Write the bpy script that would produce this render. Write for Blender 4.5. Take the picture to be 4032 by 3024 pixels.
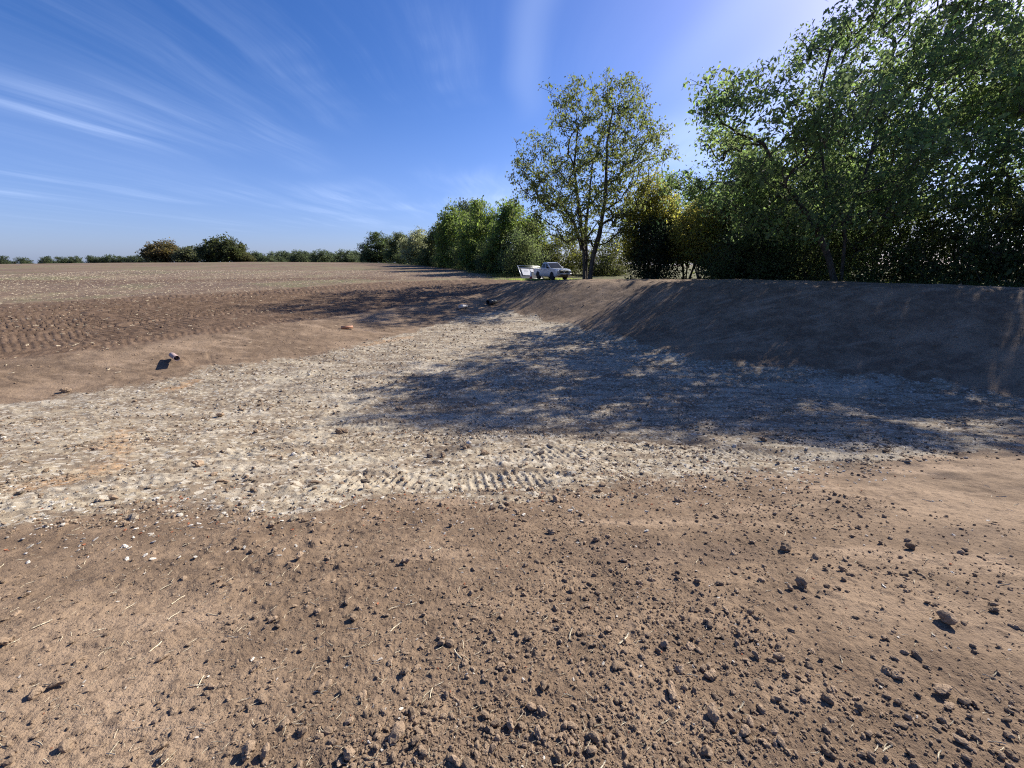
import bpy, bmesh, math, random
import numpy as np
from mathutils import Vector, Matrix

R = math.radians
for o in list(bpy.data.objects):
    bpy.data.objects.remove(o)
scene = bpy.context.scene
COL = scene.collection

# ------------------------------------------------------------------ camera
CAM_Z = 1.9
cd = bpy.data.cameras.new('camera')
cam = bpy.data.objects.new('camera', cd)
COL.objects.link(cam)
cd.sensor_width = 36.0
cd.lens = 36.0 * 1514.0 / 4032.0            # an ultra-wide phone lens
cd.clip_start = 0.05
cd.clip_end = 6000
cam.location = (0, 0, CAM_Z)
cam.rotation_euler = (math.pi / 2 - math.atan(477 / 1514.0), 0, 0)
scene.camera = cam

# ------------------------------------------------------------------ sun, sky, exposure
SUN_AZ, SUN_EL = R(50), R(34)               # azimuth clockwise from +Y
SUN = Vector((math.sin(SUN_AZ) * math.cos(SUN_EL), math.cos(SUN_AZ) * math.cos(SUN_EL), math.sin(SUN_EL)))
ld = bpy.data.lights.new('sun', 'SUN')
ld.energy = 5.0
ld.angle = R(0.53)
ld.color = (1.0, 0.94, 0.85)
sun = bpy.data.objects.new('sun', ld)
COL.objects.link(sun)
sun.rotation_euler = (-SUN).to_track_quat('-Z', 'Y').to_euler()
sun.location = (60, 60, 60)

world = bpy.data.worlds.new('World')
scene.world = world
world.use_nodes = True
wt = world.node_tree
wt.nodes.clear()


class NT:
    """small helper round a node tree"""
    def __init__(self, tree):
        self.t = tree

    def n(self, typ, ins=None, **kw):
        nd = self.t.nodes.new(typ)
        for k, v in kw.items():
            setattr(nd, k, v)
        for k, v in (ins or {}).items():
            s = nd.inputs[k]
            if isinstance(v, bpy.types.NodeSocket):
                self.t.links.new(v, s)
            elif isinstance(v, bpy.types.Node):
                self.t.links.new(v.outputs[0], s)
            else:
                s.default_value = v
        return nd

    def math(self, op, a, b=0.0, c=None, clamp=False):
        ins = {0: a, 1: b}
        if c is not None:
            ins[2] = c
        return self.n('ShaderNodeMath', ins, operation=op, use_clamp=clamp).outputs[0]

    def mix(self, f, a, b, blend='MIX'):
        m = self.t.nodes.new('ShaderNodeMix')
        m.data_type = 'RGBA'
        m.blend_type = blend
        for s, v in ((m.inputs[0], f), (m.inputs[6], a), (m.inputs[7], b)):
            if isinstance(v, bpy.types.NodeSocket):
                self.t.links.new(v, s)
            else:
                s.default_value = v if not isinstance(v, tuple) or len(v) == 4 else (*v, 1)
        return m.outputs[2]

    def noise(self, vec, scale, detail=3.0, rough=0.55, dist=0.0):
        return self.n('ShaderNodeTexNoise', {'Vector': vec, 'Scale': scale, 'Detail': detail, 'Roughness': rough, 'Distortion': dist}).outputs[0]

    def ramp(self, f, lo, hi, a=0.0, b=1.0, smooth=True):
        return self.n('ShaderNodeMapRange', {0: f, 1: lo, 2: hi, 3: a, 4: b}, interpolation_type='SMOOTHSTEP' if smooth else 'LINEAR').outputs[0]


w = NT(wt)
sky = w.n('ShaderNodeTexSky', sky_type='NISHITA', sun_disc=False, sun_elevation=SUN_EL, sun_rotation=SUN_AZ,
          altitude=60.0, air_density=1.0, dust_density=0.9, ozone_density=4.0)
tint = w.mix(1.0, sky.outputs[0], (0.93, 0.88, 1.08), 'MULTIPLY')
hz = w.n('ShaderNodeTexCoord').outputs['Generated']
hz = w.ramp(w.n('ShaderNodeSeparateXYZ', {0: hz}).outputs[2], 0.0, 0.34)
tint = w.mix(1.0, tint, w.mix(hz, (0.70, 0.80, 0.98), (1, 1, 1)), 'MULTIPLY')     # clear autumn air: pale blue, not white, low down
hs = w.n('ShaderNodeHueSaturation', {'Saturation': 1.22, 'Value': 1.0, 'Color': tint})
# thin cirrus drawn on a plane high above: streaks that run away from the viewer
tc = w.n('ShaderNodeTexCoord')
sep = w.n('ShaderNodeSeparateXYZ', {0: tc.outputs['Generated']})
zc = w.math('MAXIMUM', sep.outputs[2], 0.02)
pl = w.n('ShaderNodeCombineXYZ', {0: w.math('DIVIDE', sep.outputs[0], zc), 1: w.math('DIVIDE', sep.outputs[1], zc), 2: 0.0}).outputs[0]
warp = w.n('ShaderNodeTexNoise', {'Vector': pl, 'Scale': 0.35, 'Detail': 2.0})
pw = w.n('ShaderNodeVectorMath', {0: pl, 1: w.n('ShaderNodeVectorMath', {0: warp.outputs['Color'], 'Scale': 0.9}, operation='SCALE').outputs[0]}, operation='ADD').outputs[0]
m1 = w.n('ShaderNodeMapping', {'Vector': pw, 'Rotation': (0, 0, R(-4)), 'Scale': (1.0, 0.10, 1)}).outputs[0]
m2 = w.n('ShaderNodeMapping', {'Vector': pw, 'Location': (3.1, 1.7, 0), 'Rotation': (0, 0, R(9)), 'Scale': (2.6, 0.2, 1)}).outputs[0]
m3 = w.n('ShaderNodeMapping', {'Vector': pl, 'Location': (7.3, 2.2, 0), 'Scale': (0.45, 0.30, 1)}).outputs[0]
c1 = w.ramp(w.noise(m1, 1.0, 8.0, 0.62), 0.42, 0.80)
c2 = w.ramp(w.noise(m2, 1.0, 8.0, 0.66), 0.40, 0.82)
patch = w.ramp(w.noise(m3, 1.0, 2.0, 0.5), 0.36, 0.62)
thin = w.ramp(sep.outputs[2], 0.62, 0.16, 0.22, 1.0)     # the streaks lie low, the zenith is nearly clear
cir = w.math('MULTIPLY', w.math('MULTIPLY', w.math('MULTIPLY_ADD', c2, 0.35, w.math('MULTIPLY', c1, 0.8)), patch), thin, clamp=True)
low = w.ramp(sep.outputs[2], 0.36, 0.02, 0.0, 0.42)     # thin veil low in the sky
# one long feathered streak on the left, one plume above the lone tree, a patch of ripples
sp_ = w.n('ShaderNodeSeparateXYZ', {0: pw})
sx_, sy_ = w.math('SUBTRACT', sp_.outputs[0], 0.45), sp_.outputs[1]
edge = w.math('MULTIPLY_ADD', w.math('SUBTRACT', sy_, 2.9), 0.10, sx_)
st1 = w.math('MULTIPLY', w.ramp(edge, -3.02, -3.25), w.ramp(edge, -5.6, -3.3))
st1 = w.math('MULTIPLY', st1, w.math('MULTIPLY', w.ramp(sy_, 9.0, 4.0), w.ramp(c1, -0.3, 0.8)))
st2 = w.math('MULTIPLY', w.ramp(w.math('ABSOLUTE', w.math('SUBTRACT', sx_, 0.10)), 0.17, 0.0), w.math('MULTIPLY', w.ramp(sy_, 1.4, 2.4), w.ramp(sy_, 3.9, 2.8)))
st3 = w.math('MULTIPLY', w.ramp(w.math('ABSOLUTE', w.math('SUBTRACT', sx_, 0.95)), 0.25, 0.0), w.math('MULTIPLY', w.ramp(sy_, 1.2, 2.2), w.ramp(sy_, 3.6, 2.4)))
rip = w.n('ShaderNodeTexWave', {'Vector': w.n('ShaderNodeMapping', {'Vector': pw, 'Rotation': (0, 0, R(14))}).outputs[0], 'Scale': 1.5, 'Distortion': 2.2, 'Detail': 3.0, 'Detail Scale': 1.2}, bands_direction='Y').outputs[1]
rp = w.n('ShaderNodeVectorMath', {0: pl, 1: (-0.72, 2.6, 0)}, operation='DISTANCE').outputs['Value']
rip = w.math('MULTIPLY', w.math('MULTIPLY', rip, c2), w.ramp(rp, 0.9, 0.1, 0, 0.26))
more = w.math('ADD', w.math('MULTIPLY', st1, 0.32), w.math('ADD', w.math('ADD', w.math('MULTIPLY', st2, 0.30), w.math('MULTIPLY', st3, 0.26)), rip))
cir = w.math('MULTIPLY', w.math('ADD', cir, more, clamp=True), w.ramp(sep.outputs[2], 0.035, 0.16))
cover = w.math('MULTIPLY', w.math('ADD', cir, low, clamp=True), 0.52)
bg = w.n('ShaderNodeBackground', {'Color': w.mix(cover, hs.outputs[0], (6.0, 7.3, 10.2)), 'Strength': 0.077})
w.n('ShaderNodeOutputWorld', {0: bg.outputs[0]})

vs = scene.view_settings
vs.view_transform = 'Standard'
vs.look = 'None'
vs.exposure = 0.82
vs.gamma = 1.0
vs.use_curve_mapping = False
scene.render.engine = 'CYCLES'
scene.cycles.use_denoising = False
scene.cycles.pixel_filter_type = 'BLACKMAN_HARRIS'
scene.cycles.filter_width = 1.15
scene.cycles.max_bounces = 4
scene.cycles.diffuse_bounces = 3
scene.cycles.transparent_max_bounces = 8
scene.cycles.sample_clamp_indirect = 6.0

# ------------------------------------------------------------------ helpers
rng = np.random.default_rng(7)


def tag(o, label=None, cat=None, group=None, kind=None):
    for k, v in (('label', label), ('category', cat), ('group', group), ('kind', kind)):
        if v:
            o[k] = v
    return o


def link(name, data, parent=None, mat=None, loc=None):
    o = bpy.data.objects.new(name, data)
    COL.objects.link(o)
    if parent:
        o.parent = parent
    if mat and data:
        data.materials.append(mat)
    if loc is not None:
        o.location = loc
    return o


def empty(name, loc, rz=0.0):
    o = bpy.data.objects.new(name, None)
    o.empty_display_size = 0.3
    COL.objects.link(o)
    o.location = loc
    o.rotation_euler = (0, 0, rz)
    return o


def np_mesh(name, verts, faces, smooth=False):
    """faces: (n, k) int array with one k"""
    verts = np.ascontiguousarray(verts, np.float32)
    faces = np.ascontiguousarray(faces, np.int32)
    me = bpy.data.meshes.new(name)
    n, k = faces.shape
    me.vertices.add(len(verts))
    me.vertices.foreach_set('co', verts.ravel())
    me.loops.add(n * k)
    me.loops.foreach_set('vertex_index', faces.ravel())
    me.polygons.add(n)
    me.polygons.foreach_set('loop_start', np.arange(0, n * k, k, dtype=np.int32))
    me.polygons.foreach_set('loop_total', np.full(n, k, np.int32))
    me.polygons.foreach_set('use_smooth', np.full(n, smooth, bool))
    me.update(calc_edges=True)
    return me


def bm_mesh(name, bm, smooth=False):
    me = bpy.data.meshes.new(name)
    bm.normal_update()
    bm.to_mesh(me)
    bm.free()
    if smooth:
        me.polygons.foreach_set('use_smooth', np.full(len(me.polygons), True))
    return me


def _hash(xi, yi, seed):
    h = (xi * 374761393 + yi * 668265263 + seed * 974634777) & 0xffffffff
    h = ((h ^ (h >> 13)) * 1274126177) & 0xffffffff
    h = ((h ^ (h >> 16)) * 2246822519) & 0xffffffff
    return ((h ^ (h >> 13)) & 0xffffff) / float(0xffffff)


def vnoise(x, y, seed=0):
    xi = np.floor(x).astype(np.int64)
    yi = np.floor(y).astype(np.int64)
    fx = x - xi
    fy = y - yi
    fx = fx * fx * (3 - 2 * fx)
    fy = fy * fy * (3 - 2 * fy)
    a, b = _hash(xi, yi, seed), _hash(xi + 1, yi, seed)
    c, d = _hash(xi, yi + 1, seed), _hash(xi + 1, yi + 1, seed)
    return (a + (b - a) * fx) * (1 - fy) + (c + (d - c) * fx) * fy


def fbm(x, y, octaves=3, seed=0):
    s, a, t = 0.0, 1.0, 0.0
    for i in range(octaves):
        s = s + a * vnoise(x * 2.03 ** i + 17.3 * i, y * 2.03 ** i - 9.1 * i, seed + i)
        t += a
        a *= 0.52
    return s / t * 2 - 1


def sstep(a, b, x):
    t = np.clip((x - a) / (b - a), 0, 1)
    return t * t * (3 - 2 * t)


def line_coords(px, py, pts):
    """distance to a polyline, arc length along it and side (positive to the left of travel)"""
    best = np.full(px.shape, 1e9)
    arc = np.zeros(px.shape)
    side = np.zeros(px.shape)
    acc = 0.0
    for (x0, y0), (x1, y1) in zip(pts[:-1], pts[1:]):
        dx, dy = x1 - x0, y1 - y0
        L = math.hypot(dx, dy)
        t = np.clip(((px - x0) * dx + (py - y0) * dy) / (L * L), 0, 1)
        d = np.hypot(px - x0 - t * dx, py - y0 - t * dy)
        m = d < best
        best = np.where(m, d, best)
        arc = np.where(m, acc + t * L, arc)
        side = np.where(m, np.sign(dx * (py - y0) - dy * (px - x0)), side)
        acc += L
    return best, arc, side


def poly_sd(px, py, pts):
    """signed distance to a polygon, positive inside"""
    d, _, _ = line_coords(px, py, pts + [pts[0]])
    inside = np.zeros(px.shape, bool)
    for (x0, y0), (x1, y1) in zip(pts, pts[1:] + [pts[0]]):
        if y0 == y1:
            continue
        c = ((y0 > py) != (y1 > py)) & (px < (x1 - x0) * (py - y0) / (y1 - y0) + x0)
        inside ^= c
    return np.where(inside, d, -d)


# ------------------------------------------------------------------ shape of the land (surveyed points x, y, z)
CTRL = [(-8,-30,0.6),(-4,-30,0.6),(0,-30,0.6),(4,-30,0.6),(8,-30,0.6),(-8,-12,0.6),(-4,-12,0.6),(0,-12,0.6),(4,-12,0.6),(8,-12,0.6),(-8,-5,0.58),(-4,-5,0.58),(0,-5,0.58),(4,-5,0.58),(8,-5,0.58),(-8,-1.5,0.48),(-4,-1.5,0.48),(0,-1.5,0.48),(4,-1.5,0.48),(8,-1.5,0.48),(-8,0,0.38),(-4,0,0.38),(0,0,0.36),(4,0,0.34),(8,0,0.34),(-8,2,-0.14),(-4,2,-0.12),(0,2,-0.1),(4,2,-0.1),(8,2,-0.12),(-8,4,-0.62),(-4,4,-0.64),(0,4,-0.64),(4,4,-0.62),(8,4,-0.6),(-8,6,-1.12),(-4,6,-1.13),(0,6,-1.15),(4,6,-1.16),(8,6,-1.15),(-8,8,-1.63),(-4,8,-1.61),(0,8,-1.6),(4,8,-1.61),(8,8,-1.63),(-8,9.6,-1.96),(-4,9.6,-1.97),(0,9.6,-1.95),(4,9.6,-1.93),(8,9.6,-1.93),(-30,-30,0.5),(-16,-30,0.6),(16,-30,0.7),(34,-30,0.9),(-30,-12,0.5),(-16,-12,0.6),(16,-12,0.7),(34,-12,0.9),(-30,-5,0.4),(-16,-5,0.5),(16,-5,0.6),(34,-5,0.8),(-30,0,0.1),(-16,0,0.2),(16,0,0.3),(34,0,0.5),(-13,4,-0.9),(-12,7,-1.55),(13,3.5,-0.5),(14,7,-1.2),(20,3,0.1),(19.5,8,-0.5),(27,12,0.7),(27,4,0.6),(-22,5,-0.75),(-24,0,0),(-40,8,-0.1),(-60,0,0.3),(-18,8,-1.35),(-6,12,-2),(-11,11.5,-2),(-4,16,-2.03),(0,13,-2.05),(4,13.5,-2.08),(0,18,-2.03),(0,23,-1.95),(8,11.5,-2.12),(12,10,-2.15),(4,18,-2.1),(-6,19,-1.98),(2,24,-1.95),(-2,26,-1.85),(-14.52,10.21,-1.98),(-12.87,11.82,-1.98),(-11.64,13.97,-1.98),(-9.09,16.47,-1.98),(-7.01,20.35,-1.92),(-4.36,24.82,-1.85),(-2.17,28.48,-1.75),(0.82,28.48,-1.75),(2.32,26.31,-1.85),(4.25,22.52,-1.95),(6.36,19.63,-2.05),(8.54,16.03,-2.1),(10.45,14.77,-2.15),(12.34,13.97,-2.18),(14.27,13.01,-2.18),(16.31,11.56,-2.15),(-0.42,41.32,-0.12),(5.58,46.6,0.11),(3.58,41.87,-0.04),(9.58,47.15,0.16),(7.77,41.36,0.01),(13.77,46.64,0.19),(11.83,38.25,0.13),(17.83,43.53,0.26),(14.91,34.1,0.27),(20.91,39.38,0.34),(18.52,29.42,0.4),(24.52,34.7,0.42),(20.62,25.26,0.51),(26.62,30.54,0.49),(22.66,21.62,0.58),(28.66,26.9,0.53),(24.37,18.8,0.62),(30.37,24.08,0.55),(25.98,16.92,0.63),(31.98,22.2,0.56),(-0.38,36.67,0.16),(0.21,37.05,0.18),(-0.97,36.29,-0.11),(1.32,35.13,0.27),(1.91,35.51,0.29),(0.73,34.75,0),(2.88,33.6,0.38),(3.47,33.98,0.4),(2.29,33.22,0.11),(4.38,32.05,0.47),(4.97,32.43,0.49),(3.79,31.67,0.2),(5.83,31.02,0.52),(6.42,31.4,0.54),(5.24,30.64,0.25),(7.18,29.26,0.59),(7.77,29.64,0.61),(6.59,28.88,0.32),(8.57,27.71,0.65),(9.16,28.09,0.67),(7.98,27.33,0.38),(9.72,26.05,0.71),(10.31,26.43,0.73),(9.13,25.67,0.44),(10.75,24.59,0.76),(11.34,24.97,0.78),(10.16,24.21,0.49),(12.23,22.93,0.81),(12.82,23.31,0.83),(11.64,22.55,0.54),(13.52,21.47,0.84),(14.11,21.85,0.86),(12.93,21.09,0.57),(14.83,20.43,0.85),(15.42,20.81,0.87),(14.24,20.05,0.58),(15.99,19.59,0.86),(16.58,19.97,0.88),(15.4,19.21,0.59),(17.19,18.44,0.87),(17.78,18.82,0.89),(16.6,18.06,0.6),(18.35,17.5,0.87),(18.94,17.88,0.89),(17.76,17.12,0.6),(19.62,16.66,0.87),(20.21,17.04,0.89),(19.03,16.28,0.6),(20.64,15.92,0.86),(21.23,16.3,0.88),(20.05,15.54,0.59),(21.64,15.39,0.84),(22.23,15.77,0.86),(21.05,15.01,0.57),(22.83,14.87,0.83),(23.42,15.25,0.85),(22.24,14.49,0.56),(-18.24,13.37,-1.25),(-16.91,14.22,-1.23),(-15.62,15.38,-1.2),(-14.22,16.85,-1.21),(-12.55,18.63,-1.2),(-11.05,20.52,-1.2),(-9.44,23.36,-1.17),(-7.28,26.84,-1.1),(-4.28,30.56,-0.93),(-1.56,31.49,-1.3),(-6.89,33.85,-0.49),(-3.89,36.48,-0.45),(-29.96,22.87,-0.4),(-25.97,25.53,-0.26),(-22.06,28.69,-0.22),(-18.54,32.92,-0.12),(-15.05,38.21,0.04),(-8.56,42.41,0.07),(-48.87,38,0.4),(-43.06,44.61,0.41),(-34.9,54.11,0.59),(-19.09,58.32,0.67),(-8.78,51.93,0.33),(-93.21,73.04,0.8),(-80.11,83.61,1.04),(-57.04,88.93,1.31),(-31.78,88.9,1.2),(-207.34,125.65,1.37),(-166.45,130.91,1.43),(-125.17,131.08,1.98),(-83.88,131.16,2.21),(-44.86,125.84,1.98),(-18.78,94.16,1.28),(-0.55,54,0.26),(-5.57,64.6,0.61),(4.43,46.6,0.06),(9.13,48.69,0.03),(18.52,49.8,0.24),(27,72.84,0.14),(-200,220,0.2),(-90,230,0.8),(0,230,0.5),(-300,100,0),(80,200,0.2),(120,60,0.3),(60,100,0.3),(-250,450,-4),(0,500,-4),(250,400,-3),(300,0,0),(-300,-50,0),(0,-300,0),(60,50,0.5),(40,12,0.7),(60,-20,0.7),(-500,900,-6),(500,900,-5),(0,1200,-6)]
CHALK=[(-14.71,8.72),(-14.53,10.22),(-13.66,11.07),(-12.86,11.82),(-11.79,13.0),(-11.58,13.9),(-10.3,14.87),(-9.08,16.45),(-7.67,18.57),(-5.97,21.59),(-4.4,25.07),(-3.03,27.82),(-1.28,29.66),(0.64,28.82),(2.33,26.44),(4.3,22.84),(6.39,19.72),(7.81,16.9),(9.4,15.64),(10.99,14.85),(12.52,14.22),(13.72,13.41),(14.96,12.86),(15.67,11.94),(15.8,10.79),(9.14,6.0),(6.62,5.34),(4.91,4.77),(3.33,4.53),(2.11,4.1),(1.12,3.83),(-0.04,3.41),(-0.81,3.31),(-1.54,3.24),(-1.91,3.0),(-2.57,2.95),(-3.27,2.96),(-3.94,2.93),(-4.41,2.77),(-4.97,2.65)]
STRIP_LO=[(-17.72,12.94),(-16.46,13.77),(-15.67,14.41),(-14.77,15.96),(-13.02,18.41),(-11.79,20.4),(-9.67,23.64),(-7.49,27.65),(-4.51,32.31),(-1.47,34.55)]
STRIP_HI=[(-29.97,22.87),(-26.01,25.57),(-22.08,28.72),(-18.56,32.96),(-15.04,38.17),(-8.76,43.45),(-3.43,46.34),(1.04,47.77)]
TRACKS = [
    [(0.34,5.53),(1.63,5.78),(3.03,5.62),(4.29,5.38),(5.84,5.35),(7.66,5.7)],
    [(-0.9,11.1),(0.67,11.36),(2.23,11.22),(3.94,11.69)],
    [(-1.02,8.63),(0.54,9.11),(2.5,9.16),(4.28,8.79)],
    [(-4.35,7.92),(-3.31,8.17),(-2.22,8.49)],
    [(-5.28,3.23),(-4.97,3.58),(-4.7,3.97),(-4.27,4.33)],
    [(-8.24,11.64),(-8.19,12.95),(-8.0,13.93)],
    [(8.6,12.57),(11.11,12.4),(13.59,13.26)],
    [(-4.37,5.32),(-3.8,6.41),(-4.59,9.72),(-4.35,13.57)],
    [(-2.22,4.12),(-0.82,4.07),(0.43,4.23)],
    [(-0.17,15.93),(3.91,14.9),(7.26,13.41)],
]
RUTS = [[(-14.43, 13.38), (-13.25, 13.27), (-11.78, 12.77)], [(-12.95, 14.74), (-12.42, 14.33), (-12.03, 14.08)], [(-12.61, 15.57), (-12.07, 14.99), (-11.53, 14.38)], [(-16.52, 11.91), (-15.79, 11.69), (-15.2, 11.64)], [(-13.99, 14.92), (-13.07, 14.21)]]

_C = np.array(CTRL, float)


def _fit():
    n = len(_C)
    X = _C[:, :2]
    D = np.hypot(X[:, None, 0] - X[None, :, 0], X[:, None, 1] - X[None, :, 1])
    A = np.zeros((n + 3, n + 3))
    A[:n, :n] = -D + np.eye(n) * 0.15
    A[:n, n] = 1
    A[:n, n + 1:] = X
    A[n, :n] = 1
    A[n + 1:, :n] = X.T
    b = np.zeros(n + 3)
    b[:n] = _C[:, 2]
    return np.linalg.solve(A, b)


_W = _fit()


def base_z(x, y):
    x = np.asarray(x, float)
    y = np.asarray(y, float)
    z = _W[-3] + _W[-2] * x + _W[-1] * y
    for (cx, cy, _), wgt in zip(_C, _W):
        dx, dy = x - cx, y - cy
        z -= wgt * np.sqrt(dx * dx + dy * dy)
    return z


HEADLAND = [(-58,33.5),(-46,35.5),(-36.5,38),(-28,40.5),(-20,43.5),(-15,45)]
FIELD = STRIP_HI + [(-1.0, 53), (-6, 64), (-19, 93), (-45, 128), (-60, 700), (-900, 700), (-900, -20), (-60, 2)]
STRIP = STRIP_LO + [(2.5, 41.3), (8, 43.0)] + [(8, 47.0)] + STRIP_HI[::-1] + [(-60, 2), (-30, 3)]
GRASS = [(-3.5, 46.8), (1.0, 46.3), (6, 47.4), (8, 43.3), (13, 36.5), (17.5, 29.5), (20.6, 23.5), (24.5, 17.5), (31, 9), (60, -30), (900, -200), (900, 900),
         (-60, 900), (-45, 128), (-19, 93), (-6, 64), (-1.0, 53)]


def masks(x, y):
    """what the ground is made of at x, y: chalk, drilled field, wheeled strip, turf, orange stain, damp clay"""
    wob = fbm(x * 1.4, y * 1.4, 4, 11)
    wob2 = fbm(x * 0.35, y * 0.35, 3, 12)
    ch = sstep(-0.45, 0.55, poly_sd(x, y, CHALK) + 0.55 * wob + 0.35 * wob2)
    st = sstep(-0.3, 0.5, poly_sd(x, y, STRIP) + 0.5 * wob) * (1 - ch)
    hd, _, _ = line_coords(x, y, HEADLAND)
    st = np.maximum(st, 0.95 * sstep(3.4, 1.2, hd + 1.6 * wob2))
    fi = sstep(-0.6, 0.8, poly_sd(x, y, FIELD) + 0.9 * wob)
    gr = sstep(-0.5, 0.6, poly_sd(x, y, GRASS) + 0.8 * wob + 0.4 * wob2)
    og = np.zeros(x.shape)
    for pts, wd in (([(-5.65, 3.9), (-5.58, 4.28), (-5.6, 4.74), (-6.15, 5.45), (-7.28, 6.39), (-8.27, 7.47)], 0.22), ([(-11.1, 11.9), (-11.0, 12.7)], 0.2), ([(-7.15, 18.5), (-5.5, 20.8)], 0.25)):
        d, _, _ = line_coords(x, y, pts)
        og = np.maximum(og, sstep(wd * 1.6, 0.0, d + wd * 1.2 * fbm(x * 3, y * 3, 3, 14)))
    return ch, fi, st, gr, og


def detail_z(x, y, ch, fi, st, gr):
    r = np.hypot(x, y)
    near = sstep(9, 3, r)
    soil = (1 - ch) * (1 - fi) * (1 - gr)
    h = 0.045 * fbm(x * 0.5, y * 0.5, 3, 21) * (0.4 + 0.6 * (soil + ch).clip(0, 1))
    h = h + soil * ((0.014 + 0.010 * sstep(3, 7, r)) * fbm(x * 2.2, y * 2.2, 3, 22) + (0.007 + 0.008 * sstep(3, 9, r)) * fbm(x * 11, y * 11, 3, 23))
    h = h + soil * 0.012 * sstep(9, 5, r) * fbm(x * 0.9 + y * 0.15, y * 4.2, 3, 45)      # raked by the bucket
    k_ = np.nonzero((x > 0) & (y > 9) & (r < 45))[0]
    X, Y = x[k_], y[k_]
    h[k_] += soil[k_] * sstep(0, 4, X) * (0.035 * fbm((X * 0.54 - Y * 0.84) * 1.9, (X * 0.84 + Y * 0.54) * 0.35, 3, 48) + 0.025 * np.maximum(0, fbm(X * 5, Y * 5, 2, 49) - 0.2))   # bucket scrapes down the bank
    # crumbs pressed into the surface
    patch = sstep(-0.25, 0.35, fbm(x * 0.55, y * 0.8, 3, 24))
    k_ = np.nonzero(r < 14)[0]
    X, Y = x[k_], y[k_]
    lump = np.maximum(0, fbm(X * 24, Y * 24, 2, 25) - 0.12)
    lump2 = np.maximum(0, fbm(X * 9, Y * 9, 2, 26) - 0.22)
    h[k_] += soil[k_] * (near[k_] * (lump * 0.022 * (0.3 + 0.7 * patch[k_]) + 0.010 * np.maximum(0, fbm(X * 55, Y * 55, 2, 40))) + lump2 * 0.045 * patch[k_] * sstep(14, 5, r[k_]))
    # chalk floor: smeared, lumpy
    k_ = np.nonzero(ch > 0.01)[0]
    X, Y = x[k_], y[k_]
    h[k_] += ch[k_] * (0.035 * fbm(X * 1.3, Y * 1.7, 3, 27) + 0.020 * fbm(X * 4.5, Y * 6, 3, 28) + 0.045 * np.maximum(0, fbm(X * 8, Y * 9, 2, 29) - 0.10) + 0.018 * fbm(X * 15, Y * 15, 2, 41))
    h = h + fi * (0.03 * fbm(x * 2.5, y * 2.5, 3, 30) + 0.02 * fbm(x * 6, y * 6, 2, 31))
    h = h + gr * 0.03 * fbm(x * 3, y * 3, 3, 32)
    # tyre lugs along the strip beside the dig
    k_ = np.nonzero((st > 0.01) & (r < 90))[0]
    if len(k_):
        X, Y = x[k_], y[k_]
        d, arc, side = line_coords(X, Y, [(-30, 5.5), (-22, 10.2)] + STRIP_LO)
        d = d + 0.25 * fbm(X * 0.4, Y * 0.4, 2, 33)
        lane = np.floor(d / 0.56)
        li = lane.astype(np.int64)
        c = d / 0.56 - lane - 0.5
        sgn = np.where(_hash(li, li * 3, 5) > 0.35, 1.0, -1.0)
        ph = arc / 0.245 + sgn * c * 0.9 + _hash(li, li * 7, 6) * 9 + 0.12 * fbm(X * 1.2, Y * 1.2, 2, 34)
        lug = np.sin(2 * math.pi * ph)
        lug = np.sign(lug) * np.abs(lug) ** 0.6
        prof = sstep(0.5, 0.36, np.abs(c))
        fade = sstep(20, 11, d) * sstep(0.0, 0.5, d) * (0.75 + 0.25 * sstep(-0.4, 0.3, fbm(X * 0.35, Y * 0.35, 2, 35)))
        h[k_] += st[k_] * fade * ((0.032 + 0.032 * sstep(1, 6, d)) * lug * prof - 0.04 * prof) + st[k_] * 0.02 * fbm(X * 5, Y * 5, 2, 36)
    for pts in RUTS:
        xs, ys = [p[0] for p in pts], [p[1] for p in pts]
        k_ = np.nonzero((x > min(xs) - 0.5) & (x < max(xs) + 0.5) & (y > min(ys) - 0.5) & (y < max(ys) + 0.5))[0]
        if len(k_):
            d, _, _ = line_coords(x[k_], y[k_], pts)
            d = d + 0.05 * fbm(x[k_] * 5, y[k_] * 5, 2, 47)
            h[k_] += -0.022 * sstep(0.06, 0.015, d) + 0.008 * np.exp(-((d - 0.10) / 0.04) ** 2)
    # grouser prints of the digger on the floor
    for k, pts in enumerate(TRACKS):
        deep = 0.35 if k == 4 else 1.0
        xs, ys = [p[0] for p in pts], [p[1] for p in pts]
        k_ = np.nonzero((x > min(xs) - 0.7) & (x < max(xs) + 0.7) & (y > min(ys) - 0.7) & (y < max(ys) + 0.7))[0]
        if not len(k_):
            continue
        X, Y = x[k_], y[k_]
        d, arc, side = line_coords(X, Y, pts)
        wid = 0.34
        inb = sstep(wid + 0.06, wid - 0.05, d + 0.05 * fbm(X * 6, Y * 6, 2, 50 + k))
        wear = sstep(-0.45, 0.15, fbm(X * 1.1 + k * 3, Y * 1.1, 2, 37))
        g = np.sin(2 * math.pi * (arc / 0.105 + side * d * 0.5))
        h[k_] += deep * inb * wear * (0.020 * np.maximum(g, -0.2) - 0.020) + 0.02 * wear * np.exp(-((d - wid - 0.08) / 0.07) ** 2)
    return h


def ground_grid():
    az_f = np.arange(-69, 69.01, 0.175)
    az_c = np.concatenate([az_f, np.arange(74, 291, 6.0)])
    az = np.radians(az_c)                    # clockwise from +Y
    rs = [0.35]
    while rs[-1] < 2600:
        q = rs[-1]
        rs.append(q * (1 + (0.0062 if q < 12 else 0.0042 if q < 34 else 0.0095 if q < 70 else 0.03 if q < 300 else 0.12)))
    rs = np.array(rs)
    x = rs[:, None] * np.sin(az)[None]
    y = rs[:, None] * np.cos(az)[None]
    return x, y


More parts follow.
